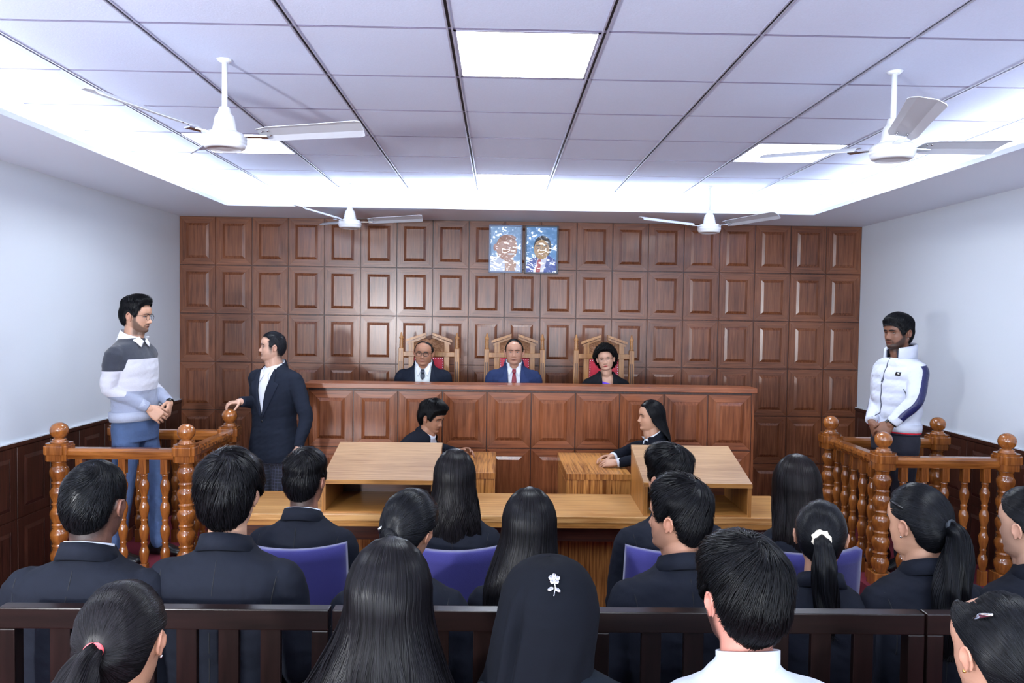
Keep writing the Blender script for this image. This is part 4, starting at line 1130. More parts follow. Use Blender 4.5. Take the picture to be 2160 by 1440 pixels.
    # --- hair
    if hair:
        S, Tt = build_hair(hair, rng); hm = hair_mat(tuple(hair.get('col', (25, 24, 28))))
        V = []; F = []
        hv = apply_np(Mh, np.concatenate([S[0], Tt[0]]) if Tt else S[0])
        Fs = list(S[1]); fa = np.array(Fs, dtype=np.int64)
        if Tt: fa = np.concatenate([fa, Tt[1]+len(S[0])])
        hme = mesh_arrays('hair', hv, fa, True); link_mesh('hair', hme, root, hm)
        for tl in hair.get('ties', []):
            o = piece_obj('hair_tie', [tube([Vector(tl['c'])+Vector((tl['r']*math.cos(q*PI/9)*tl.get('ax', (1, 0, 0))[0], 0, tl['r']*math.cos(q*PI/9)*tl.get('ax', (1, 0, 0))[2]))+Vector(tl.get('bx', (0, .3, 1)))*tl['r']*math.sin(q*PI/9) for q in range(19)], [tl['t']*(1+.25*math.sin(q*2.6)*tl.get('ruf', 0)) for q in range(19)], 10)], mat('tie_%d_%d_%d' % tuple(tl['col']), srgb(*tl['col']), .7, bump=[(60, .004)]), root, M=Mh)
            if tl.get('label'): o['label'] = tl['label']
        for cl in hair.get('clips', []):
            b = MB(); c = Vector(cl['c']); dv = Vector(c)-Vector(C0.tolist()); dv.normalize(); rr2 = 1/math.sqrt(sum((a_/b_)**2 for a_, b_ in zip(dv, RD))); c = Vector(C0.tolist())+dv*(rr2+float(cap_off(np.array([list(c)]), hair)[0])+.0025); u = Vector(cl['u']).normalized()*cl['l']/2; nrm = Vector(cl['n']).normalized()*.004
            b.piece(tube([c-u, c+nrm*1.4, c+u], [.0035, .006, .003], 8), 0, True, Mh); b.piece(tube([c-u*.8+nrm, c+nrm*2.6, c+u*.7+nrm], [.002, .003, .002], 8), 0, True, Mh)
            b.build('hair_clip', CHROME if cl.get('shine') else BLACKP, root)
    # --- glasses
    if P.get('glasses'):
        gk = P['glasses']; b = MB(); rr_ = gk.get('r', (.0225, .0185)); yy = max(face_y(.031, .0, H), face_y(.012, .0, H))+.013
        for s in (-1, 1):
            pts = [(s*.032+rr_[0]*math.cos(q*PI/10), yy-.10*abs(.032*s+rr_[0]*math.cos(q*PI/10))**1.4, -.003+rr_[1]*math.sin(q*PI/10)) for q in range(21)]
            b.piece(tube(pts, [gk.get('t', .0014)]*21, 8), 0, True, Mh)
            b.piece(tube([(s*(.032+rr_[0]), yy-.004, .002), (s*.0765, yy-.02, .006), (s*.0795, .0, .008), (s*.079, -.02, -.006)], [.0013]*4, 6), 0, True, Mh)
        b.piece(tube([(-.010, yy, .003), (0, yy+.002, .006), (.010, yy, .003)], [gk.get('t', .0014)]*3, 6), 0, True, Mh)
        b.build('glasses', mat('specs_%s' % gk['m'], srgb(*gk['c']), .25, gk.get('metal', 0)), root)
    if P.get('earring'):
        for s in P['earring']:
            b = MB(); b.piece(ellipsoid((s*.0845*H.get('wide', 1), .0, -.036), (.004, .004, .004), 10, 8), 0, True, Mh); b.build('earring', CHROME if P.get('ering') != 'gold' else GOLDM, root)
    # --- clothes
    W = P['wear']; ck = W['kind']; col = W.get('col', (34, 36, 47)); cm = mat('cloth_%s_%d_%d_%d' % (ck, *col), srgb(*col), .85, spec=.12, bump=[(9, W.get('wr', .010)), (420, .0003)])
    cz = P.get('cz', 0)
    hem = W.get('hem', pz-.02 if sit else pz-.10); lm_z = hem
    def sleeves(th, ex=0.0, cuff=.0, sc=1.0):
        out = []
        for s, A in arms.items():
            e = Vector(A['e']); w_ = Vector(A['w']); d = (w_-e).normalized(); k = .9 if fem else 1
            top = Vector(A['s'])+(Mt.to_3x3() @ Vector((-s*.03, 0, .012)))
            pts = [top, Vector(A['s']), (Vector(A['s'])+e)/2+Vector((s*.006, 0, 0)), e, (e+w_)/2, w_-d*cuff]
            rs = [.052*k, .062*k, .057*k, .050*k, .043*k, .036*k]; rs = [(r+th)*sc for r in rs]
            pp, rr_ = smooth_path(pts, rs, 4); pp[-1] = pp[-1]
            out.append(tube(pp, rr_, 18, cap=False))
            out.append(ellipsoid(pts[0], (rs[0]*.9,)*3, 12, 8)); 
        return out
    quilt = W.get('quilt', 0)
    if ck in ('suit', 'coat', 'sweater', 'puffer', 'shirt'):
        th = {'suit': 0, 'coat': .006, 'sweater': -.002, 'puffer': .004, 'shirt': -.006}[ck]
        R = torso_rings(SW, sh, hem, -th+W.get('slim', 0), nr=nk+(.012 if ck != 'puffer' else .03), fem=fem, quilt=quilt)
        if ck in ('sweater', 'puffer'):
            R = [(r[0], r[1], r[2], max(r[3], nk+.022), max(r[4], nk+.024), r[5]) for r in R if r[0].z < sh+(.065 if ck == 'sweater' else .045)]
        pcs = [torso_piece(R, Mt)]+sleeves(th+W.get('sl', 0), cuff=W.get('cuff', .0))
        me = remesh(pcs, W.get('vox', cv), W.get('smooth', 6), .5)
        cw = get_co(me); am = W.get('fold', .0035); z_ = cw*np.array([1, 1, 1.9]); n_ = vnoise(z_, 13, 31)+.6*vnoise(z_, 27, 32)
        me.update(); nn = np.empty(len(cw)*3, dtype=np.float32); me.vertices.foreach_get('normal', nn); nn = nn.reshape(-1, 3)
        cw = cw+nn*(n_*am)[:, None].astype(np.float32); me.vertices.foreach_set('co', cw.astype(np.float32).ravel()); me.update()
        vv = [v.co.copy() for v in me.vertices]; pf = [tuple(p.vertices) for p in me.polygons]; bvh = BVHTree.FromPolygons(vv, pf)
        Mi = Mt.inverted(); fd = Mt.to_3x3() @ Vector((0, -1, 0)); bdv = Mt.to_3x3() @ Vector((0, 1, 0))
        def xin(z):  # half width of the front opening, z relative to head centre
            zt, zb_ = -.14+cz, W.get('vb', -.42); t = (z-zb_)/(zt-zb_)
            return (W.get('vw', .058)*min(1, max(0, t))**W.get('vp', .85)) if t > 0 else -1
        if W.get('open'):
            import bmesh
            bm = bmesh.new(); bm.from_mesh(me); kill = []
            for f in bm.faces:
                c = Mi @ f.calc_center_median(); z = c.z-hc
                if -.03 < c.y < .125 and abs(c.x) < xin(z) and z < -.05: kill.append(f)
            bmesh.ops.delete(bm, geom=kill, context='FACES'); bm.to_mesh(me); bm.free()
        if W.get('bands'):
            co = get_co(me); C = np.zeros((len(co), 3)); zz = co[:, 2]; cs = [np.array(srgb(*c)[:3]) for c in W['bandcol']]
            # sleeve bands sit a little lower than the torso bands
            arm = np.clip((np.abs(apply_np(Mi, co)[:, 0])-SW*.70)/.02, 0, 1)
            z1 = hc+W['bands'][0]-.07*arm; z2 = hc+W['bands'][1]-.03*arm
            fl = me.attributes.new('Band', 'FLOAT', 'POINT'); t_ = np.where(zz > (z1+z2)/2, .5+(zz-z1), (zz-z2)-.5); fl.data.foreach_set('value', np.where(zz > (z1+z2)/2, 1+(zz-z1)*5, (zz-z2)*5).astype(np.float32))
            cm = mat('knit_bands', rough=.9, sheen=.2, bump=[(9, .008), (260, .0015)]); nt = cm.node_tree; a_n = nt.nodes.new('ShaderNodeAttribute'); a_n.attribute_name = 'Band'
            def gt(v):
                m_ = nt.nodes.new('ShaderNodeMath'); m_.operation = 'GREATER_THAN'; m_.inputs[1].default_value = v; nt.links.new(a_n.outputs['Fac'], m_.inputs[0]); return m_.outputs[0]
            x1 = nt.nodes.new('ShaderNodeMix'); x1.data_type = 'RGBA'; x2 = nt.nodes.new('ShaderNodeMix'); x2.data_type = 'RGBA'
            x1.inputs[6].default_value = srgb(*W['bandcol'][2]); x1.inputs[7].default_value = srgb(*W['bandcol'][1]); x2.inputs[7].default_value = srgb(*W['bandcol'][0])
            nt.links.new(gt(0), x1.inputs[0]); nt.links.new(x1.outputs[2], x2.inputs[6]); nt.links.new(gt(1), x2.inputs[0]); nt.links.new(x2.outputs[2], nt.nodes['Principled BSDF'].inputs['Base Color'])
        o = link_mesh({'suit': 'jacket', 'coat': 'coat', 'sweater': 'sweater', 'puffer': 'puffer_jacket', 'shirt': 'shirt'}[ck], me, root, cm)
        if W.get('label'): o['label'] = W['label']
        G = lambda pts, dr=fd: [[Mt @ Vector((px, 1.0 if dr is fd else -1.0, hc+pz_)) for (px, pz_) in row] for row in pts]
        jk = o
        if ck == 'suit' and not W.get('front_only'):
            seams = []
            zs2 = [-.17-.04*i for i in range(10)]
            seams.append(patch(bvh, G([[(-.0012, z), (.0012, z)] for z in zs2], bdv), bdv, .0012, .004))
            for s in (-1, 1):
                cu = [(s*(SW-.062-.016*math.sin(i/9*PI*.6)), -.205-.020*i) for i in range(10)]
                seams.append(patch(bvh, G([[(c[0]-.0013, c[1]), (c[0]+.0013, c[1])] for c in cu], bdv), bdv, .0012, .004))
            piece_obj('seam', seams, mat('seam_thread', srgb(*[int(v*.55) for v in col]), .9), o)
        if ck == 'suit':
            zc = -.150+cz
            cp = band((0, -.028, hc+zc), nk+.012, nk+.014, -190, 10, [(0, .028), (.007, .031), (.022, -.016), (.014, -.022), (.002, -.010)], tilt=.030)
            piece_obj('collar', [cp], cm, o, M=Mt)
        if W.get('lapel'):
            lp = []; zb_ = W.get('vb', -.42)
            for s in (-1, 1):
                rows = []
                for i in range(15):
                    t = i/14; z = -.150+cz+(zb_+.150-cz)*t; xi = max(.002, xin(z)-.004)
                    wd = (.022+.030*t/.28) if t < .28 else .080*(1-((t-.28)/.72)**1.5)+.008
                    rows.append([(s*(xi+wd*q/5), z-((.030*(1-t/.28)+.004)*q/5 if t < .28 else 0)) for q in range(6)])
                lp.append(patch(bvh, G(rows), fd, .007, .010))
            piece_obj('lapel', lp, mat('cloth_lapel_%d_%d_%d' % tuple(col), srgb(*[min(255, int(v*1.08)+1) for v in col]), .8, spec=.12), o, smooth=True)
        if W.get('button'):
            bz = W.get('vb', -.42)
            hh = bvh.ray_cast(Mt @ Vector((0, 1, hc+bz-.02)), fd)
            if hh[0] is not None: piece_obj('button', [ellipsoid(hh[0], (.009, .005, .009), 12, 8)], BLACKP, o)
    if W.get('shirt'):
        sc = W['shirt']; sm = mat('shirt_%d_%d_%d' % tuple(sc), srgb(*sc), .7, bump=[(14, .006)])
        if W.get('open'):
            R = torso_rings(SW, sh, hc-.55 if sh-.35 > hem else hem+.03, .012, nr=nk+.006, fem=fem)
            sp = torso_piece(R, Mt); V_, F_ = sp; sb = BVHTree.FromPolygons([Vector(v) for v in V_], [tuple(f) for f in F_])
            so = piece_obj('shirt' if not W.get('vest') else 'vest', [sp], sm if not W.get('vest') else mat('vest_%d_%d_%d' % tuple(W['vest']), srgb(*W['vest']), .8, bump=[(30, .003)]), root)
            G = lambda pts: [[Mt @ Vector((px, 1.0, hc+pz_)) for (px, pz_) in row] for row in pts]
            fd = Mt.to_3x3() @ Vector((0, -1, 0)); fl_ = []
            zo = W.get('neckopen', 0)
            for s in (-1, 1):
                rows = []
                for i in range(7):
                    t = i/6; xa = s*(.052*(1-t)+(.006+zo*.3)*t); za = cz-.135-.050*t-zo*.2*t
                    xb = s*(.066*(1-t)+(.040+zo*.2)*t); zb2 = cz-.160-.080*t-zo*.1*t
                    rows.append([(xa+(xb-xa)*q/4, za+(zb2-za)*q/4) for q in range(5)])
                fl_.append(patch(sb, G(rows), fd, .010, .006))
            fl_.append(xform(band((0, -.028, hc-.150+cz), nk+.004, nk+.006, -235, 55, [(0, -.03), (.004, -.03), (.006, .036), (.002, .036)], tilt=.022), Mt))
            piece_obj('shirt_collar', fl_, sm, so)
            if W.get('tie'):
                tm = mat('tie_%d_%d_%d' % tuple(W['tie']), srgb(*W['tie']), .5, bump=[(200, .0008)]); tie = []
                tie.append(patch(sb, G([[(w_*q, z+cz) for q in (-1, -.5, 0, .5, 1)] for z, w_ in ((-.178, .014), (-.195, .016), (-.213, .010))]), fd, .016, .012))
                tie.append(patch(sb, G([[(w_*q, z+cz) for q in (-1, -.5, 0, .5, 1)] for z, w_ in ((-.208, .009), (-.24, .016), (-.29, .021), (-.36, .026), (-.43, .03))]) if not W.get('tieshort') else G([[(w_*q, z+cz) for q in (-1, -.5, 0, .5, 1)] for z, w_ in ((-.205, .010), (-.225, .018), (-.245, .017), (-.262, .004))]), fd, .012, .008))
                piece_obj('tie', tie, tm, root)
        else:
            sp = band((0, -.028, hc-.150), nk+.004, nk+.006, 0, 360, [(0, -.04), (.006, -.04), (.007, .040), (.002, .040)], tilt=.020)
            piece_obj('shirt_collar', [sp], sm, root, M=Mt)
        if W.get('cuffs'):
            for s, A in arms.items():
                d = (Vector(A['w'])-Vector(A['e'])).normalized(); piece_obj('shirt_cuff', [tube([Vector(A['w'])-d*.03, Vector(A['w'])+d*.012], [.031, .031], 16, cap=False)], sm, root)
    for fn in P.get('extra', []): fn(dict(root=root, Mt=Mt, Mh=Mh, hc=hc, sh=sh, SW=SW, nk=nk, arms=arms, bvh=bvh if ck in ('suit', 'coat', 'sweater', 'puffer', 'shirt') else None, pel=pel, cm=cm, pz=pz, Ri=Ri, hem_z=hem))
    # --- legs
    lc = P.get('trousers', (26, 27, 34)); lm_ = mat('trousers_%d_%d_%d' % tuple(lc), srgb(*lc), .85, bump=[(10, .012), (300, .0004)]) if not P.get('legmat') else P['legmat']
    pcs = []
    legs = P.get('legs', {})
    for s in (-1, 1):
        hp = pel+Vector((s*.085, 0, 0 if sit else .0))
        if sit: kn = Vector((s*.11, hp.y+P.get('thigh', .40), seat+.07)); an = Vector((s*.11, kn.y+P.get('shin', .02), .10))
        else:
            fx, fy = legs.get(s, (s*.10, 0)); an = Vector((fx, fy, .09)); kn = (hp+an)/2+Vector((0, .02, .02))
        k = .9 if fem else 1
        pts, rs = smooth_path([hp+Vector((0, 0, .02)), hp, (hp+kn)/2, kn, (kn+an)/2, an], [.085*k, .088*k, .078*k, .064*k, .060*k, .056*k], 3)
        pcs.append(tube(pts, rs, 16)); legs[(s, 'a')] = an
    pcs.append(ellipsoid(pel+Vector((0, .0, .03)), (.165*k, .115, .13), 20, 12))
    if not sit: pcs.append(ring_loft([(pel+Vector((0, .006, z)), Vector((1, 0, 0)), Vector((0, 1, 0)), w_, d_, .85) for z, w_, d_ in ((-.08, .160, .116), (0, .168, .120), (.05, .160, .114), (.10, .152, .106))], 32))
    tme = remesh(pcs, .016 if sit else .010, 3); link_mesh('trousers', tme, root, lm_)
    sm_ = mat('black_shoe_leather', srgb(20, 20, 22), .25)
    for s in (-1, 1):
        an = legs[(s, 'a')]; q = legs.get('turn', 0); c, s_ = math.cos(rad(q)), math.sin(rad(q))
        R = []
        for t, wy, hz in ((-.07, .028, .035), (-.05, .036, .05), (0, .038, .055), (.06, .040, .038), (.11, .046, .026), (.16, .042, .022), (.19, .024, .016)):
            R.append((Vector((an.x-s_*t, an.y+c*t, hz*.98)), Vector((c, s_, 0)), Vector((0, 0, 1)), wy, hz*.98, .8))
        piece_obj('shoe', [ring_loft(R, 16)], sm_, root)
    return root

# ------------------------------------------------------------------ people: extras
def ex_headscarf(c):
    hc = c['hc']; rows = [(.137, .002, .002), (.132, .035, .04), (.12, .062, .072), (.10, .084, .096), (.07, .099, .114), (.03, .107, .122), (-.02, .110, .122), (-.07, .110, .118), (-.12, .113, .116), (-.17, .128, .126), (-.22, .156, .146), (-.28, .186, .166), (-.35, .205, .176), (-.43, .212, .178), (-.52, .214, .178)]
    zz = np.linspace(.137, -.52, 60); t = np.array(rows)[::-1]; nA = 120
    V = []; F = []
    for j, z in enumerate(zz):
        rx = np.interp(z, t[:, 0], t[:, 1]); ry = np.interp(z, t[:, 0], t[:, 2])
        for i in range(nA):
            a = 2*PI*i/nA; az = a   # 0 = front
            w_ = np.clip((.02-z)/.25, 0, 1)
            f = 1+w_*(.050*math.sin(az*6+z*7)+.030*math.sin(az*11+2+z*12))+.012*math.sin(az*3+z*20)*w_
            pl = math.exp(-((az-rad(212))/.09)**2)*.13*np.clip((.11-z)/.1, 0, 1)   # pleat down from the brooch
            pl -= math.exp(-((az-rad(202))/.07)**2)*.11*np.clip((.11-z)/.1, 0, 1)
            V.append((rx*math.sin(az)*(f+pl)-.035*w_, -.012+ry*math.cos(az)*(f+pl)-.01*w_, hc+z))
    for j in range(59):
        for i in range(nA):
            k = (i+1) % nA; az = 360*i/nA; az = az-360 if az > 180 else az; z = zz[j]
            if abs(az) < 44 and -.105 < z < .085: continue
            F.append((j*nA+i, (j+1)*nA+i, (j+1)*nA+k, j*nA+k))
    Mh2 = c['Mh'].copy(); R = Matrix.Translation((0, 0, hc)) @ Matrix.Rotation(rad(-14), 4, 'Z') @ Matrix.Translation((0, 0, -hc))
    me = mesh_arrays('headscarf', [tuple(R @ Vector(v)) for v in V], F, True)
    o = link_mesh('headscarf', me, c['root'], mat('scarf_cloth', srgb(14, 16, 22), .9, spec=.08, bump=[(7, .01), (500, .0003)]))
    md = o.modifiers.new('thick', 'SOLIDIFY'); md.thickness = .003
    # flower brooch with stem
    b = MB(); bb = BVHTree.FromPolygons([R @ Vector(v) for v in V], [tuple(f) for f in F]); hp_, hn_, _, _ = bb.find_nearest(R @ Vector((0.026, -.10, hc+.108)))
    cdir = (hp_-Vector((0, 0, hc))).normalized(); hn_ = hn_ if hn_.dot(cdir) > 0 else -hn_; yx = -hn_; zx = (Vector((0, 0, 1))-hn_*hn_.z).normalized(); xx = yx.cross(zx)
    q = Matrix((xx, yx, zx)).transposed().to_4x4(); q.translation = hp_+hn_*.006; q = q @ Matrix.Rotation(rad(10), 4, 'Y') @ Matrix.Scale(.9, 4)
    for k in range(5):
        a = k*1.256+.4; b.piece(ellipsoid((.0085*math.cos(a), 0, .016+.0085*math.sin(a)), (.0062, .003, .0062), 10, 6), 0, True, q)
    b.piece(ellipsoid((0, -.002, .016), (.004, .003, .004), 8, 6), 0, True, q)
    b.piece(tube([(0, 0, .01), (.003, 0, -.008), (.0, 0, -.026)], [.0013]*3, 6), 0, True, q)
    for sx in (-1, 1): b.piece(ellipsoid((sx*.008, 0, -.010), (.0085, .002, .0045), 10, 6, Matrix.Rotation(rad(sx*35), 3, 'Y')), 0, True, q)
    b.build('brooch', STUD, c['root'])
def ex_watch(s, square=False):
    def f(c):
        A = c['arms'][s]; d = (Vector(A['w'])-Vector(A['e'])).normalized(); p = Vector(A['w'])+d*.002
        b = MB(); pts = []
        X = d.cross(Vector(A['up'])).normalized(); Y = d.cross(X)
        for q in range(17): a = 2*PI*q/16; pts.append(p+X*.031*math.cos(a)+Y*.026*math.sin(a))
        b.piece(tube(pts, [.006]*17, 8, up=d, cap=False)); m = Matrix((X, Y, d)).transposed().to_4x4(); m.translation = p-X*s*.030
        if square: b.box(-.006, .006, -.016, .016, -.019, .019, 0, .003, m)
        else: b.piece(ellipsoid((0, 0, 0), (.006, .017, .017), 16, 10), 0, True, m)
        b.build('wristwatch', BLACKP, c['root'])
    return f
def ex_puffer(c):
    root, Mt, hc, bvh, arms = c['root'], c['Mt'], c['hc'], c['bvh'], c['arms']
    white = c['cm']; navy = mat('navy_satin', srgb(26, 30, 78), .4, bump=[(60, .004)])
    piece_obj('stand_collar', [xform(band((0, -.026, hc-.150), c['nk']+.022, c['nk']+.028, -226, 46, [(0, -.045), (.020, -.045), (.018, .055), (.010, .064), (-.002, .056)], tilt=.022), Mt)], white, root)
    piece_obj('collar_lining', [xform(band((0, -.024, hc-.150), c['nk']+.012, c['nk']+.016, -234, 54, [(0, -.04), (.008, -.04), (.011, .05), (.003, .048)], tilt=.024), Mt)], mat('navy_dark', srgb(18, 20, 40), .7), root)
    # sleeve stripe facing outwards on the left sleeve, cast from the wearer's left
    for s in (-1, 1):
        A = arms[s]; S, E, W = Vector(A['s']), Vector(A['e']), Vector(A['w'])
        P_ = smooth_path([S+Vector((0, 0, .045)), S, (S+E)/2, E, (E+W)/2, W-(W-E).normalized()*.035], [0]*6, 4)[0]; rows = []
        for i, p in enumerate(P_):
            tn = (P_[min(i+1, len(P_)-1)]-P_[max(i-1, 0)]).normalized(); sd = tn.cross(Vector((s, 0, 0))).normalized()
            rows.append([Vector((s*1.0, 0, 0))+Vector((0, p.y, p.z))+sd*u for u in (-.026, -.013, 0, .013, .026)])
        V = []; F = []; 
        g_ = []
        for r in rows:
            gr = []
            for o_ in r:
                h_ = bvh.ray_cast(o_, Vector((-s, 0, 0)), 1.2); gr.append(h_[0]+Vector((s*.004, 0, 0)) if h_[0] is not None else None)
            g_.append(gr)
        n = 0
        g_ = [[p if p is not None else g_[j][2] for p in row] for j, row in enumerate(g_) if row[2] is not None]
        for row in g_: V += [p for p in row]
        m_ = len(V)
        for row in g_: V += [p-Vector((s*.007, 0, 0)) for p in row]
        for j in range(len(g_)-1):
            for i in range(4):
                a = j*5+i; q = (a, a+1, a+6, a+5); F += [q, tuple(m_+v for v in reversed(q))]
        for j in range(len(g_)-1): F += [(j*5, j*5+5, m_+j*5+5, m_+j*5), (j*5+4, j*5+9, m_+j*5+9, m_+j*5+4)]
        b = MB(); b.add(V, F, 0, True); o = b.build('sleeve_stripe', navy, root); o['label'] = 'navy satin stripe'
    fd = Mt.to_3x3() @ Vector((0, -1, 0)); G = lambda pts: [[Mt @ Vector((px, 1.0, hc+pz_)) for (px, pz_) in row] for row in pts]
    piece_obj('zipper', [patch(bvh, G([[(-.003, -.17-.03*i), (.003, -.17-.03*i)] for i in range(14)]), fd, .003, .006), patch(bvh, G([[(-.005, z), (.005, z)] for z in (-.30, -.33)]), fd, .008, .006)], mat('zip_grey', srgb(70, 74, 90), .5), root)
    lg = patch(bvh, G([[(-.125+.016*i, -.255-.012*j) for i in range(3)] for j in range(3)]), fd, .004, .004)
    o = piece_obj('chest_badge', [lg], BLACKP, root)
    lg2 = patch(bvh, G([[(-.116+.010*i, -.264-.005*j) for i in range(2)] for j in range(2)]), fd, .006, .003); piece_obj('badge_mark', [lg2], WHITE, o)
    piece_obj('pocket_zip', [patch(bvh, G([[(-.15-.02*t-.002, -.36-.10*t), (-.15-.02*t+.002, -.36-.10*t)] for t in (0, .3, .6, 1)]), fd, .003, .005)], mat('zip_grey'), root)
    zb = c['hem_z'] if 'hem_z' in c else hc-.66
    for nm, z, hgt, m_, dr in (('hem_band', zb+.012, .05, white, .0), ('hem_stripe', zb-.018, .010, mat('red_knit', srgb(190, 24, 44), .8), -.004), ('hem_trim', zb-.028, .012, mat('navy_dark'), -.008)):
        piece_obj(nm, [xform(band((0, -.02, z), c['SW']*.80+dr, .136+dr, 0, 360, [(-.03, -hgt/2), (.004, -hgt/2), (.006, 0), (.004, hgt/2), (-.03, hgt/2)]), Mt)], m_, root)
    for s in (-1, 1):
        A = arms[s]; d = (Vector(A['w'])-Vector(A['e'])).normalized()
        piece_obj('cuff', [tube([Vector(A['w'])-d*.035, Vector(A['w'])-d*.008], [.040, .038], 16, cap=False)], white, root)
        piece_obj('cuff_trim', [tube([Vector(A['w'])-d*.010, Vector(A['w'])-d*.002], [.0385, .037], 16, cap=False)], mat('red_knit'), root)
def ex_ribs(c):   # ribbed hem and cuffs of the sweater
    Mt, hc = c['Mt'], c['hc']; m = mat('grey_rib', srgb(158, 164, 182), .9, bump=[(200, .002)])
    piece_obj('hem_band', [xform(band((0, -.022, c['hem_z']+.012), c['SW']*.79, .128, 0, 360, [(-.03, -.03), (.004, -.03), (.009, 0), (.006, .03), (-.03, .03)]), Mt)], m, c['root'])
    for s in (-1, 1):
        A = c['arms'][s]; d = (Vector(A['w'])-Vector(A['e'])).normalized()
        piece_obj('cuff', [tube([Vector(A['w'])-d*.05, Vector(A['w'])-d*.012], [.038, .034], 16, cap=False)], m, c['root'])
def ex_folded_collar(c):   # white collar points over the sweater neck
    Mt, hc = c['Mt'], c['hc']; m = mat('shirt_240_242_248', srgb(240, 242, 248), .7)
    P_ = [xform(band((0, -.028, hc-.150), c['nk']+.004, c['nk']+.006, -240, 60, [(0, -.03), (.004, -.03), (.006, .034), (.002, .034)], tilt=.024), Mt),
          xform(band((0, -.026, hc-.152), c['nk']+.008, c['nk']+.010, -232, 52, [(.024, -.034), (.028, -.032), (.002, .036), (-.003, .036)], tilt=.030), Mt)]
    fd = Mt.to_3x3() @ Vector((0, -1, 0)); G = lambda pts: [[Mt @ Vector((px, 1.0, hc+pz_)) for (px, pz_) in row] for row in pts]
    for s in (-1, 1):
        P_.append(patch(c['bvh'], G([[(s*(.054-.046*t+(.024+.012*t)*q/3), -.136-.030*t-(.026+.012*t)*q/3) for q in range(4)] for t in (0, .25, .5, .75, 1)]), fd, .012, .008))
    piece_obj('shirt_collar', P_, m, c['root'])
def ex_saree(c):
    Mt, hc, sh = c['Mt'], c['hc'], c['sh']; R = torso_rings(c['SW'], sh, hc-.5, .013, nr=c['nk']+.008, fem=True)
    V_, F_ = torso_piece(R, Mt); sb = BVHTree.FromPolygons([Vector(v) for v in V_], [tuple(f) for f in F_])
    fd = Mt.to_3x3() @ Vector((0, -1, 0)); G = lambda pts: [[Mt @ Vector((px, 1.0, hc+pz_)) for (px, pz_) in row] for row in pts]
    rows = [[(-.10+.20*i/10, -.165-.02*j+(-.055*(1-i/10) if j == 0 else -.055*(1-i/10)*(1-j/9))-.0) for i in range(11)] for j in range(10)]
    piece_obj('saree', [patch(sb, G(rows), fd, .006, .008)], mat('purple_saree', srgb(96, 56, 200), .45, bump=[(25, .006)]), c['root'])
PLAID = mat('plaid_trousers', srgb(38, 42, 56), .85)
def make_plaid():
    nt = PLAID.node_tree; b = nt.nodes['Principled BSDF']; tc = nt.nodes.new('ShaderNodeTexCoord'); last = None
    for ax_ in ('X', 'Z', 'Y'):
        w_ = nt.nodes.new('ShaderNodeTexWave'); w_.bands_direction = ax_; w_.inputs['Scale'].default_value = 14; nt.links.new(tc.outputs['Object'], w_.inputs['Vector'])
        r = nt.nodes.new('ShaderNodeValToRGB'); r.color_ramp.elements[0].position = .86; r.color_ramp.elements[1].position = .98; nt.links.new(w_.outputs['Fac'], r.inputs[0])
        if last is None: last = r.outputs[0]
        elif ax_ == 'Z':
            m = nt.nodes.new('ShaderNodeMath'); m.operation = 'MAXIMUM'; nt.links.new(last, m.inputs[0]); nt.links.new(r.outputs[0], m.inputs[1]); last = m.outputs[0]
    mx = nt.nodes.new('ShaderNodeMix'); mx.data_type = 'RGBA'; mx.inputs[6].default_value = srgb(30, 33, 44); mx.inputs[7].default_value = srgb(58, 62, 82)
    nt.links.new(last, mx.inputs[0]); nt.links.new(mx.outputs[2], b.inputs['Base Color'])
make_plaid()
DENIM = mat('blue_denim', srgb(80, 104, 148), .85, bump=[(12, .014), (500, .0005)], var=(5, .5))

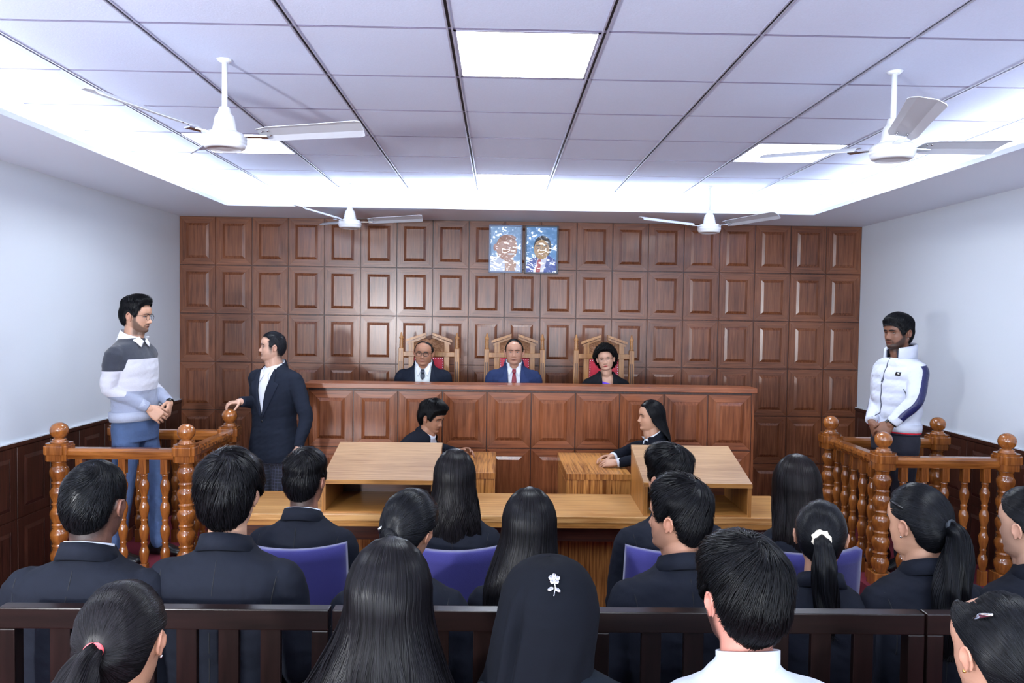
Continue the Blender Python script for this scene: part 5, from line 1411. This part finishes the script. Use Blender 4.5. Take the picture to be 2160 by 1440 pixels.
# ------------------------------------------------------------------ people: the cast
WHT = (206, 209, 218)
BLZ = (21, 24, 33)
def suit(**k): d = dict(kind='suit', col=BLZ); d.update(k); return d
bx = build_person
only = None
def cast():
    L = []
    # --- row of blue chairs
    L.append(('C', dict(label='young man with faded short hair, white collar and dark blazer, on the leftmost blue chair', xy=(-.778, 3.10), crown=1.312, look=(-10, 2, 0), hs=.92, SW=.222, skin=(150, 104, 84), fade=.075,
        hair=dict(kind='short', top=.026, side=.007, z0=.035, z1=.075, line='man', n=2200, len=.05, lift=.006, swirl=1.2, seed=2, clump=.004, w=.0014, col=(26, 25, 29)), wear=suit(shirt=WHT), face=-4)))
    L.append(('D', dict(label='woman with very long wavy dark hair on a blue chair beside the left lectern', xy=(-.175, 3.14), crown=1.302, fem=True, hs=.88, SW=.205, skin=(170, 124, 98), look=(2, 0, 0),
        hair=dict(kind='long', len=.40, top=.016, side=.014, n=1500, wave=.009, wf=42, rx=.115, ry=.10, taper=1.05, pole=8, open=64, seed=3, w=.0018, col=(30, 27, 30)), wear=suit(shirt=WHT, fem=1))))
    L.append(('G', dict(label='man with swept-up voluminous hair in a dark blazer, in front of the right lectern', xy=(.703, 3.10), crown=1.348, look=(26, 0, 0), hs=.92, SW=.232, skin=(176, 132, 110), beard=.55, faceup=True, vox=.005,
        hair=dict(kind='short', top=.042, side=.009, z0=.03, z1=.08, line='man', n=2600, len=.07, lift=.006, swirl=.4, comb=.8, seed=4, clump=.007, quiff=.012, w=.0015, bump=.006, nsc=50, back=.004, col=(24, 24, 28)), wear=suit(shirt=WHT), face=6)))
    L.append(('I', dict(label='woman with smooth long brown-black hair, seated just left of the right witness box', xy=(1.185, 3.0), crown=1.320, fem=True, hs=.90, SW=.20, skin=(170, 124, 98), look=(-10, 0, 0),
        hair=dict(kind='long', len=.34, top=.018, side=.018, n=1500, wave=.005, wf=24, rx=.118, ry=.11, taper=.98, pole=8, open=66, seed=5, w=.0018, col=(34, 29, 31)), wear=suit(shirt=WHT))))
    # --- pew row
    L.append(('A', dict(label='man with close-cropped hair and broad dark blazer on the pew at the far left', xy=(-1.209, 2.30), crown=1.405, look=(-4, -2, 0), hs=.99, SW=.248, skin=(120, 84, 70), fade=.06, head=dict(wide=1.04),
        hair=dict(kind='short', top=.011, side=.005, line='man', n=3200, len=.022, lift=.003, swirl=1.6, seed=6, clump=.0015, w=.0011, col=(25, 26, 30)), wear=suit(shirt=WHT, vox=.007), face=-2)))
    L.append(('B', dict(label='man with thick tousled hair and dark blazer on the left pew', xy=(-.818, 2.34), crown=1.441, look=(-2, 0, 0), hs=.96, SW=.236, skin=(196, 152, 126),
        hair=dict(kind='short', top=.034, side=.018, back=.006, line='boyish', n=4200, len=.05, lift=.006, swirl=.8, seed=7, clump=.009, w=.0015, bump=.007, nsc=55, col=(24, 23, 27)), wear=suit(vox=.007))))
    L.append(('E', dict(thigh=0.32, shin=-.04, label='woman with sleek dark hair clipped low at the left, head tilted, blue shirt collar showing', xy=(-.306, 2.45), crown=1.300, fem=True, look=(-26, -10, 8), hs=.93, SW=.222, skin=(176, 130, 104), ty=0,
        hair=dict(kind='tied', top=.016, side=.012, pole=-104, line='woman', n=2600, seed=8, w=.0015, th0=.05, col=(25, 26, 31), buns=[dict(c=(0, -.112, -.022), r=.032)], clips=[dict(c=(-.045, -.112, -.01), u=(.2, 0, 1), n=(-.5, -1, 0), l=.025, shine=1)]), wear=suit(shirt=(190, 205, 222), vox=.007))))
    L.append(('F', dict(thigh=0.32, shin=-.04, label='woman with straight long dark hair on the middle pew, between the table and the headscarf', xy=(.109, 2.55), crown=1.277, fem=True, look=(-3, 0, 0), hs=.93, SW=.205, skin=(170, 124, 98),
        hair=dict(kind='long', len=.44, top=.014, side=.014, n=2200, wave=.003, wf=16, rx=.128, ry=.10, taper=1.1, pole=8, open=64, seed=9, w=.0017, sidex=-.02, col=(28, 27, 31)), wear=suit(shirt=WHT, vox=.007))))
    L.append(('H', dict(thigh=0.32, shin=-.04, label='man turning his head left in profile, wavy short hair, dark blazer, on the pew', xy=(.592, 2.45), crown=1.356, look=(46, 2, 0), hs=.96, SW=.236, skin=(184, 134, 108), beard=.18, faceup=True, vox=.0042, face=6, fade=.02,
        hair=dict(kind='short', top=.030, side=.011, line='man', n=3800, len=.055, lift=.005, swirl=1.0, seed=10, clump=.010, w=.0014, bump=.005, nsc=60, col=(24, 24, 28)), wear=suit(vox=.007))))
    L.append(('J', dict(thigh=0.32, shin=-.04, label='woman with a cream scrunchie holding her ponytail, dark blazer, on the right pew', xy=(1.072, 2.50), crown=1.260, fem=True, look=(-12, -4, 0), hs=.92, SW=.205, skin=(184, 138, 112), face=-10, vox=.005,
        hair=dict(kind='tied', top=.009, side=.007, pole=-97, line='woman', n=3000, seed=11, w=.0013, col=(26, 27, 32),
            tails=[dict(pts=[(0, -.105, .012), (.004, -.150, -.005), (.012, -.165, -.07), (.016, -.150, -.16), (.026, -.150, -.25), (.03, -.15, -.31)], r=[.016, .026, .036, .040, .034, .010], n=1500)],
            ties=[dict(c=(0, -.122, .012), r=.020, t=.013, ruf=1, col=(226, 214, 192), bx=(0, .3, 1), label='cream scrunchie')]), wear=suit(shirt=None, vox=.007), seamless=1)))
    L.append(('K', dict(thigh=0.32, shin=-.04, label='woman in profile with black hair clip and long ponytail, before the right witness box', xy=(1.382, 2.45), crown=1.329, fem=True, look=(27, -4, 0), hs=.97, SW=.215, skin=(196, 148, 120), faceup=True, vox=.0045, earring=[-1], face=0,
        hair=dict(kind='tied', top=.011, side=.008, pole=-99, line='woman', n=3200, seed=12, w=.0014, col=(26, 27, 32),
            tails=[dict(pts=[(0, -.108, .008), (-.005, -.142, -.015), (-.025, -.150, -.09), (-.055, -.145, -.19), (-.075, -.15, -.29), (-.085, -.155, -.38)], r=[.016, .028, .042, .050, .046, .014], n=1900, wave=.2)],
            ties=[dict(c=(0, -.120, .008), r=.018, t=.008, col=(30, 36, 44))], clips=[dict(c=(-.074, .012, .062), u=(.1, 1, .35), n=(-1, 0, .5), l=.045)]), wear=suit(vox=.007))))
    L.append(('L', dict(label='woman cut by the right edge, in profile, dark hair over her blazer', xy=(1.715, 2.40), crown=1.335, fem=True, look=(24, -2, 0), hs=.95, SW=.215, skin=(200, 156, 132), faceup=True, vox=.0045,
        hair=dict(kind='tied', top=.013, side=.010, pole=-110, line='woman', n=2600, seed=13, w=.0014, col=(26, 27, 32),
            tails=[dict(pts=[(0, -.10, -.02), (0, -.135, -.06), (.0, -.15, -.14), (-.03, -.155, -.24), (-.05, -.16, -.34)], r=[.03, .045, .055, .055, .015], n=1200)]), wear=suit(vox=.009))))
    # --- front row at the bottom edge
    L.append(('M', dict(thigh=0.33, shin=-.04, label='girl with a coral tie around her dark ponytail, at the bottom left', xy=(-.760, 1.55), crown=1.303, fem=True, look=(0, -14, -5), hs=.93, SW=.20, skin=(190, 140, 112), vox=.005, earring=[1], seat=.44,
        hair=dict(kind='tied', top=.012, side=.010, pole=-99, line='woman', n=4200, seed=14, w=.0011, col=(34, 31, 34),
            tails=[dict(pts=[(0, -.108, .005), (-.010, -.145, -.02), (-.025, -.16, -.08), (-.05, -.165, -.18), (-.06, -.165, -.27)], r=[.014, .026, .045, .06, .03], n=2200, wave=.25)],
            ties=[dict(c=(-.003, -.124, .002), r=.014, t=.008, col=(232, 88, 92), bx=(0, .45, .9), label='coral hair tie')]), wear=suit())))
    L.append(('N', dict(thigh=0.33, shin=-.04, label='woman with very long loose dark hair at the bottom, left of the headscarf', xy=(-.232, 1.65), crown=1.366, fem=True, look=(-2, 0, 0), hs=.98, SW=.215, skin=(176, 128, 104), seat=.46,
        hair=dict(kind='long', len=.46, top=.012, side=.011, n=4200, wave=.006, wf=22, rx=.150, ry=.10, taper=1.4, pole=14, open=62, seed=15, w=.0012, col=(27, 25, 29)), wear=suit(vox=.007))))
    L.append(('O', dict(thigh=0.33, shin=-.04, label='woman in a black headscarf pinned with a silver flower brooch', xy=(.118, 1.65), crown=1.325, fem=True, look=(-14, -3, 0), hs=.95, SW=.222, skin=(206, 158, 138), hijab=1, vox=.006, seat=.46, neck=-.055,
        extra=[ex_headscarf], wear=suit(col=(18, 25, 33)))))
    L.append(('P', dict(thigh=0.33, shin=-.04, label='bearded man in a white shirt with thick dark hair, at the bottom right of centre', xy=(.545, 1.65), crown=1.395, look=(14, -2, 0), hs=.99, SW=.272, skin=(206, 142, 124), beard=.9, vox=.0045, faceup=True, seat=.46, face=4, fade=.0,
        hair=dict(kind='short', top=.026, side=.013, back=.004, line='boyish', n=6500, len=.055, lift=.007, swirl=.9, seed=16, clump=.009, w=.0012, bump=.004, col=(22, 22, 25)),
        wear=dict(kind='shirt', col=(178, 183, 196), shirt=(186, 191, 204), wr=.014, vox=.007, sl=-.006), trousers=(60, 60, 70))))
    L.append(('Q', dict(thigh=0.33, shin=-.04, label='woman cut by the bottom right corner, black hair bun and shiny clip', xy=(1.085, 1.60), crown=1.283, fem=True, look=(12, -6, 0), hs=.98, SW=.20, skin=(206, 154, 128), vox=.005, earring=[-1], ering='gold', seat=.44,
        hair=dict(kind='tied', top=.013, side=.010, pole=-122, line='woman', n=4200, seed=17, w=.0012, col=(26, 27, 31), buns=[dict(c=(0.02, -.104, -.085), r=.036)],
            clips=[dict(c=(-.060, -.035, .078), u=(-.3, 1, -.5), n=(-1, -.2, .8), l=.045, shine=1)]), wear=suit())))
    # --- judges
    J = dict(cz=.045, brow=1.35, base=.33, thigh=.25, shin=-.10, face=180, seat=.83, vox=.0036, cvox=.007, faceup=True, lean=0)
    L.append(('J1', dict(J, label='seated balding judge with round black glasses, white vest and short dark tie', xy=(-.628, 6.38), crown=1.652, hs=.90, neck=-.045, SW=.234, skin=(172, 122, 96), look=(-3, -3, -3), head=dict(wide=1.05, jaw=1.18, cheek=1.6), lips=(150, 92, 86), nk=.062, moustache=.25,
        hair=dict(kind='buzz', top=.004, side=.007, z0=.03, z1=.08, line='recede', th0=.85, n=1500, len=.015, lift=.001, seed=20, w=.0012, col=(34, 32, 34)), glasses=dict(r=(.0245, .019), t=.0021, c=(16, 16, 18), m='black'), fade=.02,
        wear=suit(open=1, lapel=1, vb=-.52, vw=.075, vp=.35, shirt=WHT, vest=(206, 214, 214), tie=(36, 44, 58), tieshort=1, vox=.007, col=(22, 27, 39)))))
    L.append(('J2', dict(J, label='seated judge in a navy blue suit with a maroon tie, in the middle chair', xy=(.124, 6.20), crown=1.672, hs=.885, neck=-.04, SW=.226, skin=(186, 138, 114), look=(-2, 2, 0), head=dict(wide=1.0, jaw=1.14, cheek=1.4), moustache=.15, beard=.10,
        hair=dict(kind='buzz', top=.0035, side=.005, z0=.03, z1=.09, line='recede', n=1600, len=.015, lift=.001, edge=.3, seed=21, w=.0012, col=(30, 28, 30)), fade=.02,
        wear=suit(open=1, lapel=1, vb=-.50, vw=.062, vp=.5, shirt=WHT, tie=(120, 26, 44), vox=.007, col=(36, 47, 80)))))
    L.append(('J3', dict(dict(J, brow=.9), label='seated judge with curly dark hair, glasses and red lips, black coat over purple', xy=(.885, 6.25), crown=1.640, hs=.80, neck=-.02, SW=.20, fem=True, skin=(206, 160, 136), look=(-12, -2, 6), lips=(172, 24, 44), head=dict(wide=1.04, nose=.85, jaw=1.08), nk=.046,
        hair=dict(kind='curly', top=.036, side=.044, z0=-.02, z1=.06, line='woman', n=3400, seed=22, w=.0022, bump=.012, nsc=110, pole=-10, edge=.10, col=(22, 21, 24)), glasses=dict(r=(.022, .0165), t=.0010, c=(190, 170, 160), m='thin', metal=.8), earring=[-1],
        wear=dict(kind='coat', col=(17, 19, 24), open=1, vb=-.50, vw=.052, vp=.35, lapel=1, vox=.007), extra=[ex_saree])))
    # --- clerks
    L.append(('C1', dict(label='young man leaning over the clerk desk looking down, mop of dark hair, dark blazer', xy=(-.475, 5.30), crown=1.287, face=-110, hs=.86, SW=.215, seat=.44, lean=36, skin=(168, 120, 94), look=(-4, -17, 0), vox=.0036, cvox=.007, faceup=True, moustache=.45, gaze=(0, -14), brow=1.4,
        hair=dict(kind='short', top=.036, side=.015, line='boyish', n=3400, len=.06, lift=.010, swirl=.5, fringe=.10, seed=23, clump=.010, w=.0015, bump=.004, front=.006, col=(24, 23, 26)),
        arms={1: dict(world=1, e=(-.56, 5.05, .93), w=(-.30, 5.12, .895), d=(.9, .35, .12), up=(.1, -.75, .65), curl=.55), -1: dict(world=1, e=(-.52, 5.48, .93), w=(-.28, 5.30, .90), d=(.85, -.35, .25), up=(.1, .75, .65), curl=.5)},
        wear=suit(open=1, lapel=1, vb=-.40, vw=.055, shirt=WHT, vox=.007, cuffs=1, neckopen=.03), neck=-.025)))
    L.append(('C2', dict(label='woman in profile with long straight dark hair and clasped hands on the clerk desk', xy=(1.062, 5.30), crown=1.283, face=92, fem=True, hs=.87, SW=.195, seat=.44, lean=10, skin=(200, 152, 124), look=(2, 0, 0), vox=.0036, cvox=.007, faceup=True, head=dict(nose=1.05, noears=1),
        hair=dict(kind='long', len=.30, top=.010, side=.008, n=1700, wave=.003, wf=18, rx=.115, ry=.13, taper=1.1, pole=22, open=78, seed=24, w=.0014, yb=-.16, col=(26, 26, 31), t0=.02),
        arms={-1: dict(world=1, e=(1.00, 5.08, .92), w=(.815, 5.10, .885), d=(-.95, .22, -.05), up=(0, -.5, .85), curl=.38, thumb=(.5, .1)), 1: dict(world=1, e=(1.0, 5.46, .93), w=(.80, 5.24, .90), d=(-.9, -.30, .02), up=(.0, .4, .9), curl=.42)},
        wear=suit(open=1, lapel=1, vb=-.40, vw=.045, shirt=WHT, vox=.007, cuffs=1))))
    # --- standing
    L.append(('W1', dict(label='standing man in a grey and white banded sweater in the left witness box', xy=(-2.345, 4.98), base=.25, crown=1.964, face=-98, sit=False, hs=.94, SW=.232, skin=(204, 156, 130), beard=.75, look=(6, -4, 0), vox=.0034, cvox=.007, faceup=True, lean=-2,
        head=dict(nose=1.25), brow=1.5, glasses=dict(r=(.021, .0195), t=.0011, c=(60, 56, 54), m='wire', metal=.7),
        hair=dict(kind='short', top=.030, side=.006, z0=.045, z1=.085, line='man', n=3000, len=.06, lift=.005, swirl=.2, comb=.2, seed=25, clump=.004, w=.0014, front=.004, quiff=.012, fringe=.03, col=(24, 25, 30)), fade=.03,
        arms={1: dict(world=1, e=(-2.425, 4.80, 1.37), w=(-2.225, 4.885, 1.245), d=(.72, .20, -.62), up=(.35, -.85, .25), curl=.6), -1: dict(world=1, e=(-2.37, 5.22, 1.38), w=(-2.165, 5.06, 1.255), d=(.25, -.75, -.55), up=(.85, .3, .1), curl=.75)},
        wear=dict(kind='sweater', bands=(-.275, -.475), bandcol=((44, 48, 60), (190, 190, 200), (138, 144, 164)), hem=.925, col=(160, 166, 186), wr=.012, vox=.006),
        extra=[ex_folded_collar, ex_ribs, ex_watch(-1)], legmat=DENIM, legs={1: (.10, -.08), -1: (-.10, .10), 'turn': 0})))
    L.append(('W2', dict(label='standing man in a white puffer jacket with navy sleeve stripe in the right witness box', xy=(2.615, 4.98), base=.25, crown=1.918, face=103, sit=False, hs=.93, SW=.215, skin=(134, 92, 72), beard=.8, look=(6, -2, 0), vox=.0034, cvox=.007, faceup=True, lean=-2, earring=[-1],
        head=dict(wide=1.05, jaw=1.1), brow=1.5,
        hair=dict(kind='short', top=.026, side=.010, z0=.02, z1=.07, line='boyish', n=3000, len=.06, lift=.004, swirl=.2, fringe=.16, seed=26, clump=.004, w=.0014, col=(24, 25, 30)), fade=.03,
        arms={-1: dict(world=1, e=(2.615, 4.755, 1.36), w=(2.495, 4.79, 1.215), d=(-.55, .28, -.72), up=(-.45, -.85, .15), curl=.7), 1: dict(world=1, e=(2.585, 5.15, 1.34), w=(2.45, 4.96, 1.20), d=(-.05, -.6, -.70), up=(-.9, .2, .1), curl=.7)},
        wear=dict(kind='puffer', col=(194, 198, 212), quilt=.085, hem=.91, wr=.02, vox=.007, smooth=3), extra=[ex_puffer, ex_watch(-1, True)], trousers=(20, 22, 36), legs={1: (.11, .0), -1: (-.11, .0)})))
    L.append(('L', dict(label='standing man in an open-collared white shirt and dark suit, hand on the witness box post', xy=(-1.622, 5.50), base=0, crown=1.722, face=148, sit=False, hs=.88, SW=.255, skin=(204, 160, 138), beard=.12, look=(-38, 4, 0), vox=.0034, cvox=.007, faceup=True, lean=0, fade=.05, neck=-.015, brow=1.5, head=dict(jaw=1.12, nose=1.1),
        hair=dict(kind='buzz', top=.008, side=.002, z0=.05, z1=.09, line='man', n=1800, len=.012, lift=.001, edge=.12, bump=.0006, seed=27, w=.0010, col=(46, 48, 56)),
        arms={1: dict(world=1, e=(-1.72, 5.60, 1.20), w=(-1.805, 5.385, 1.232), d=(-.75, -.45, -.05), up=(-.05, -.1, 1), curls=[.55, .62, .68, .72], spread=.22, thumb=(1.0, .5), hs=.84), -1: dict(world=1, e=(-1.345, 5.36, 1.12), w=(-1.375, 5.28, .93), d=(-.12, -.1, -.98), up=(.8, -.5, 0), curl=.6)},
        wear=suit(open=1, lapel=1, button=1, vb=-.50, vw=.075, shirt=WHT, vox=.006, hem=.80, neckopen=.05, col=(26, 31, 43)), legmat=PLAID)))
    return L
for k_, spec in cast():
    if only and k_ not in only: continue
    build_person(spec)
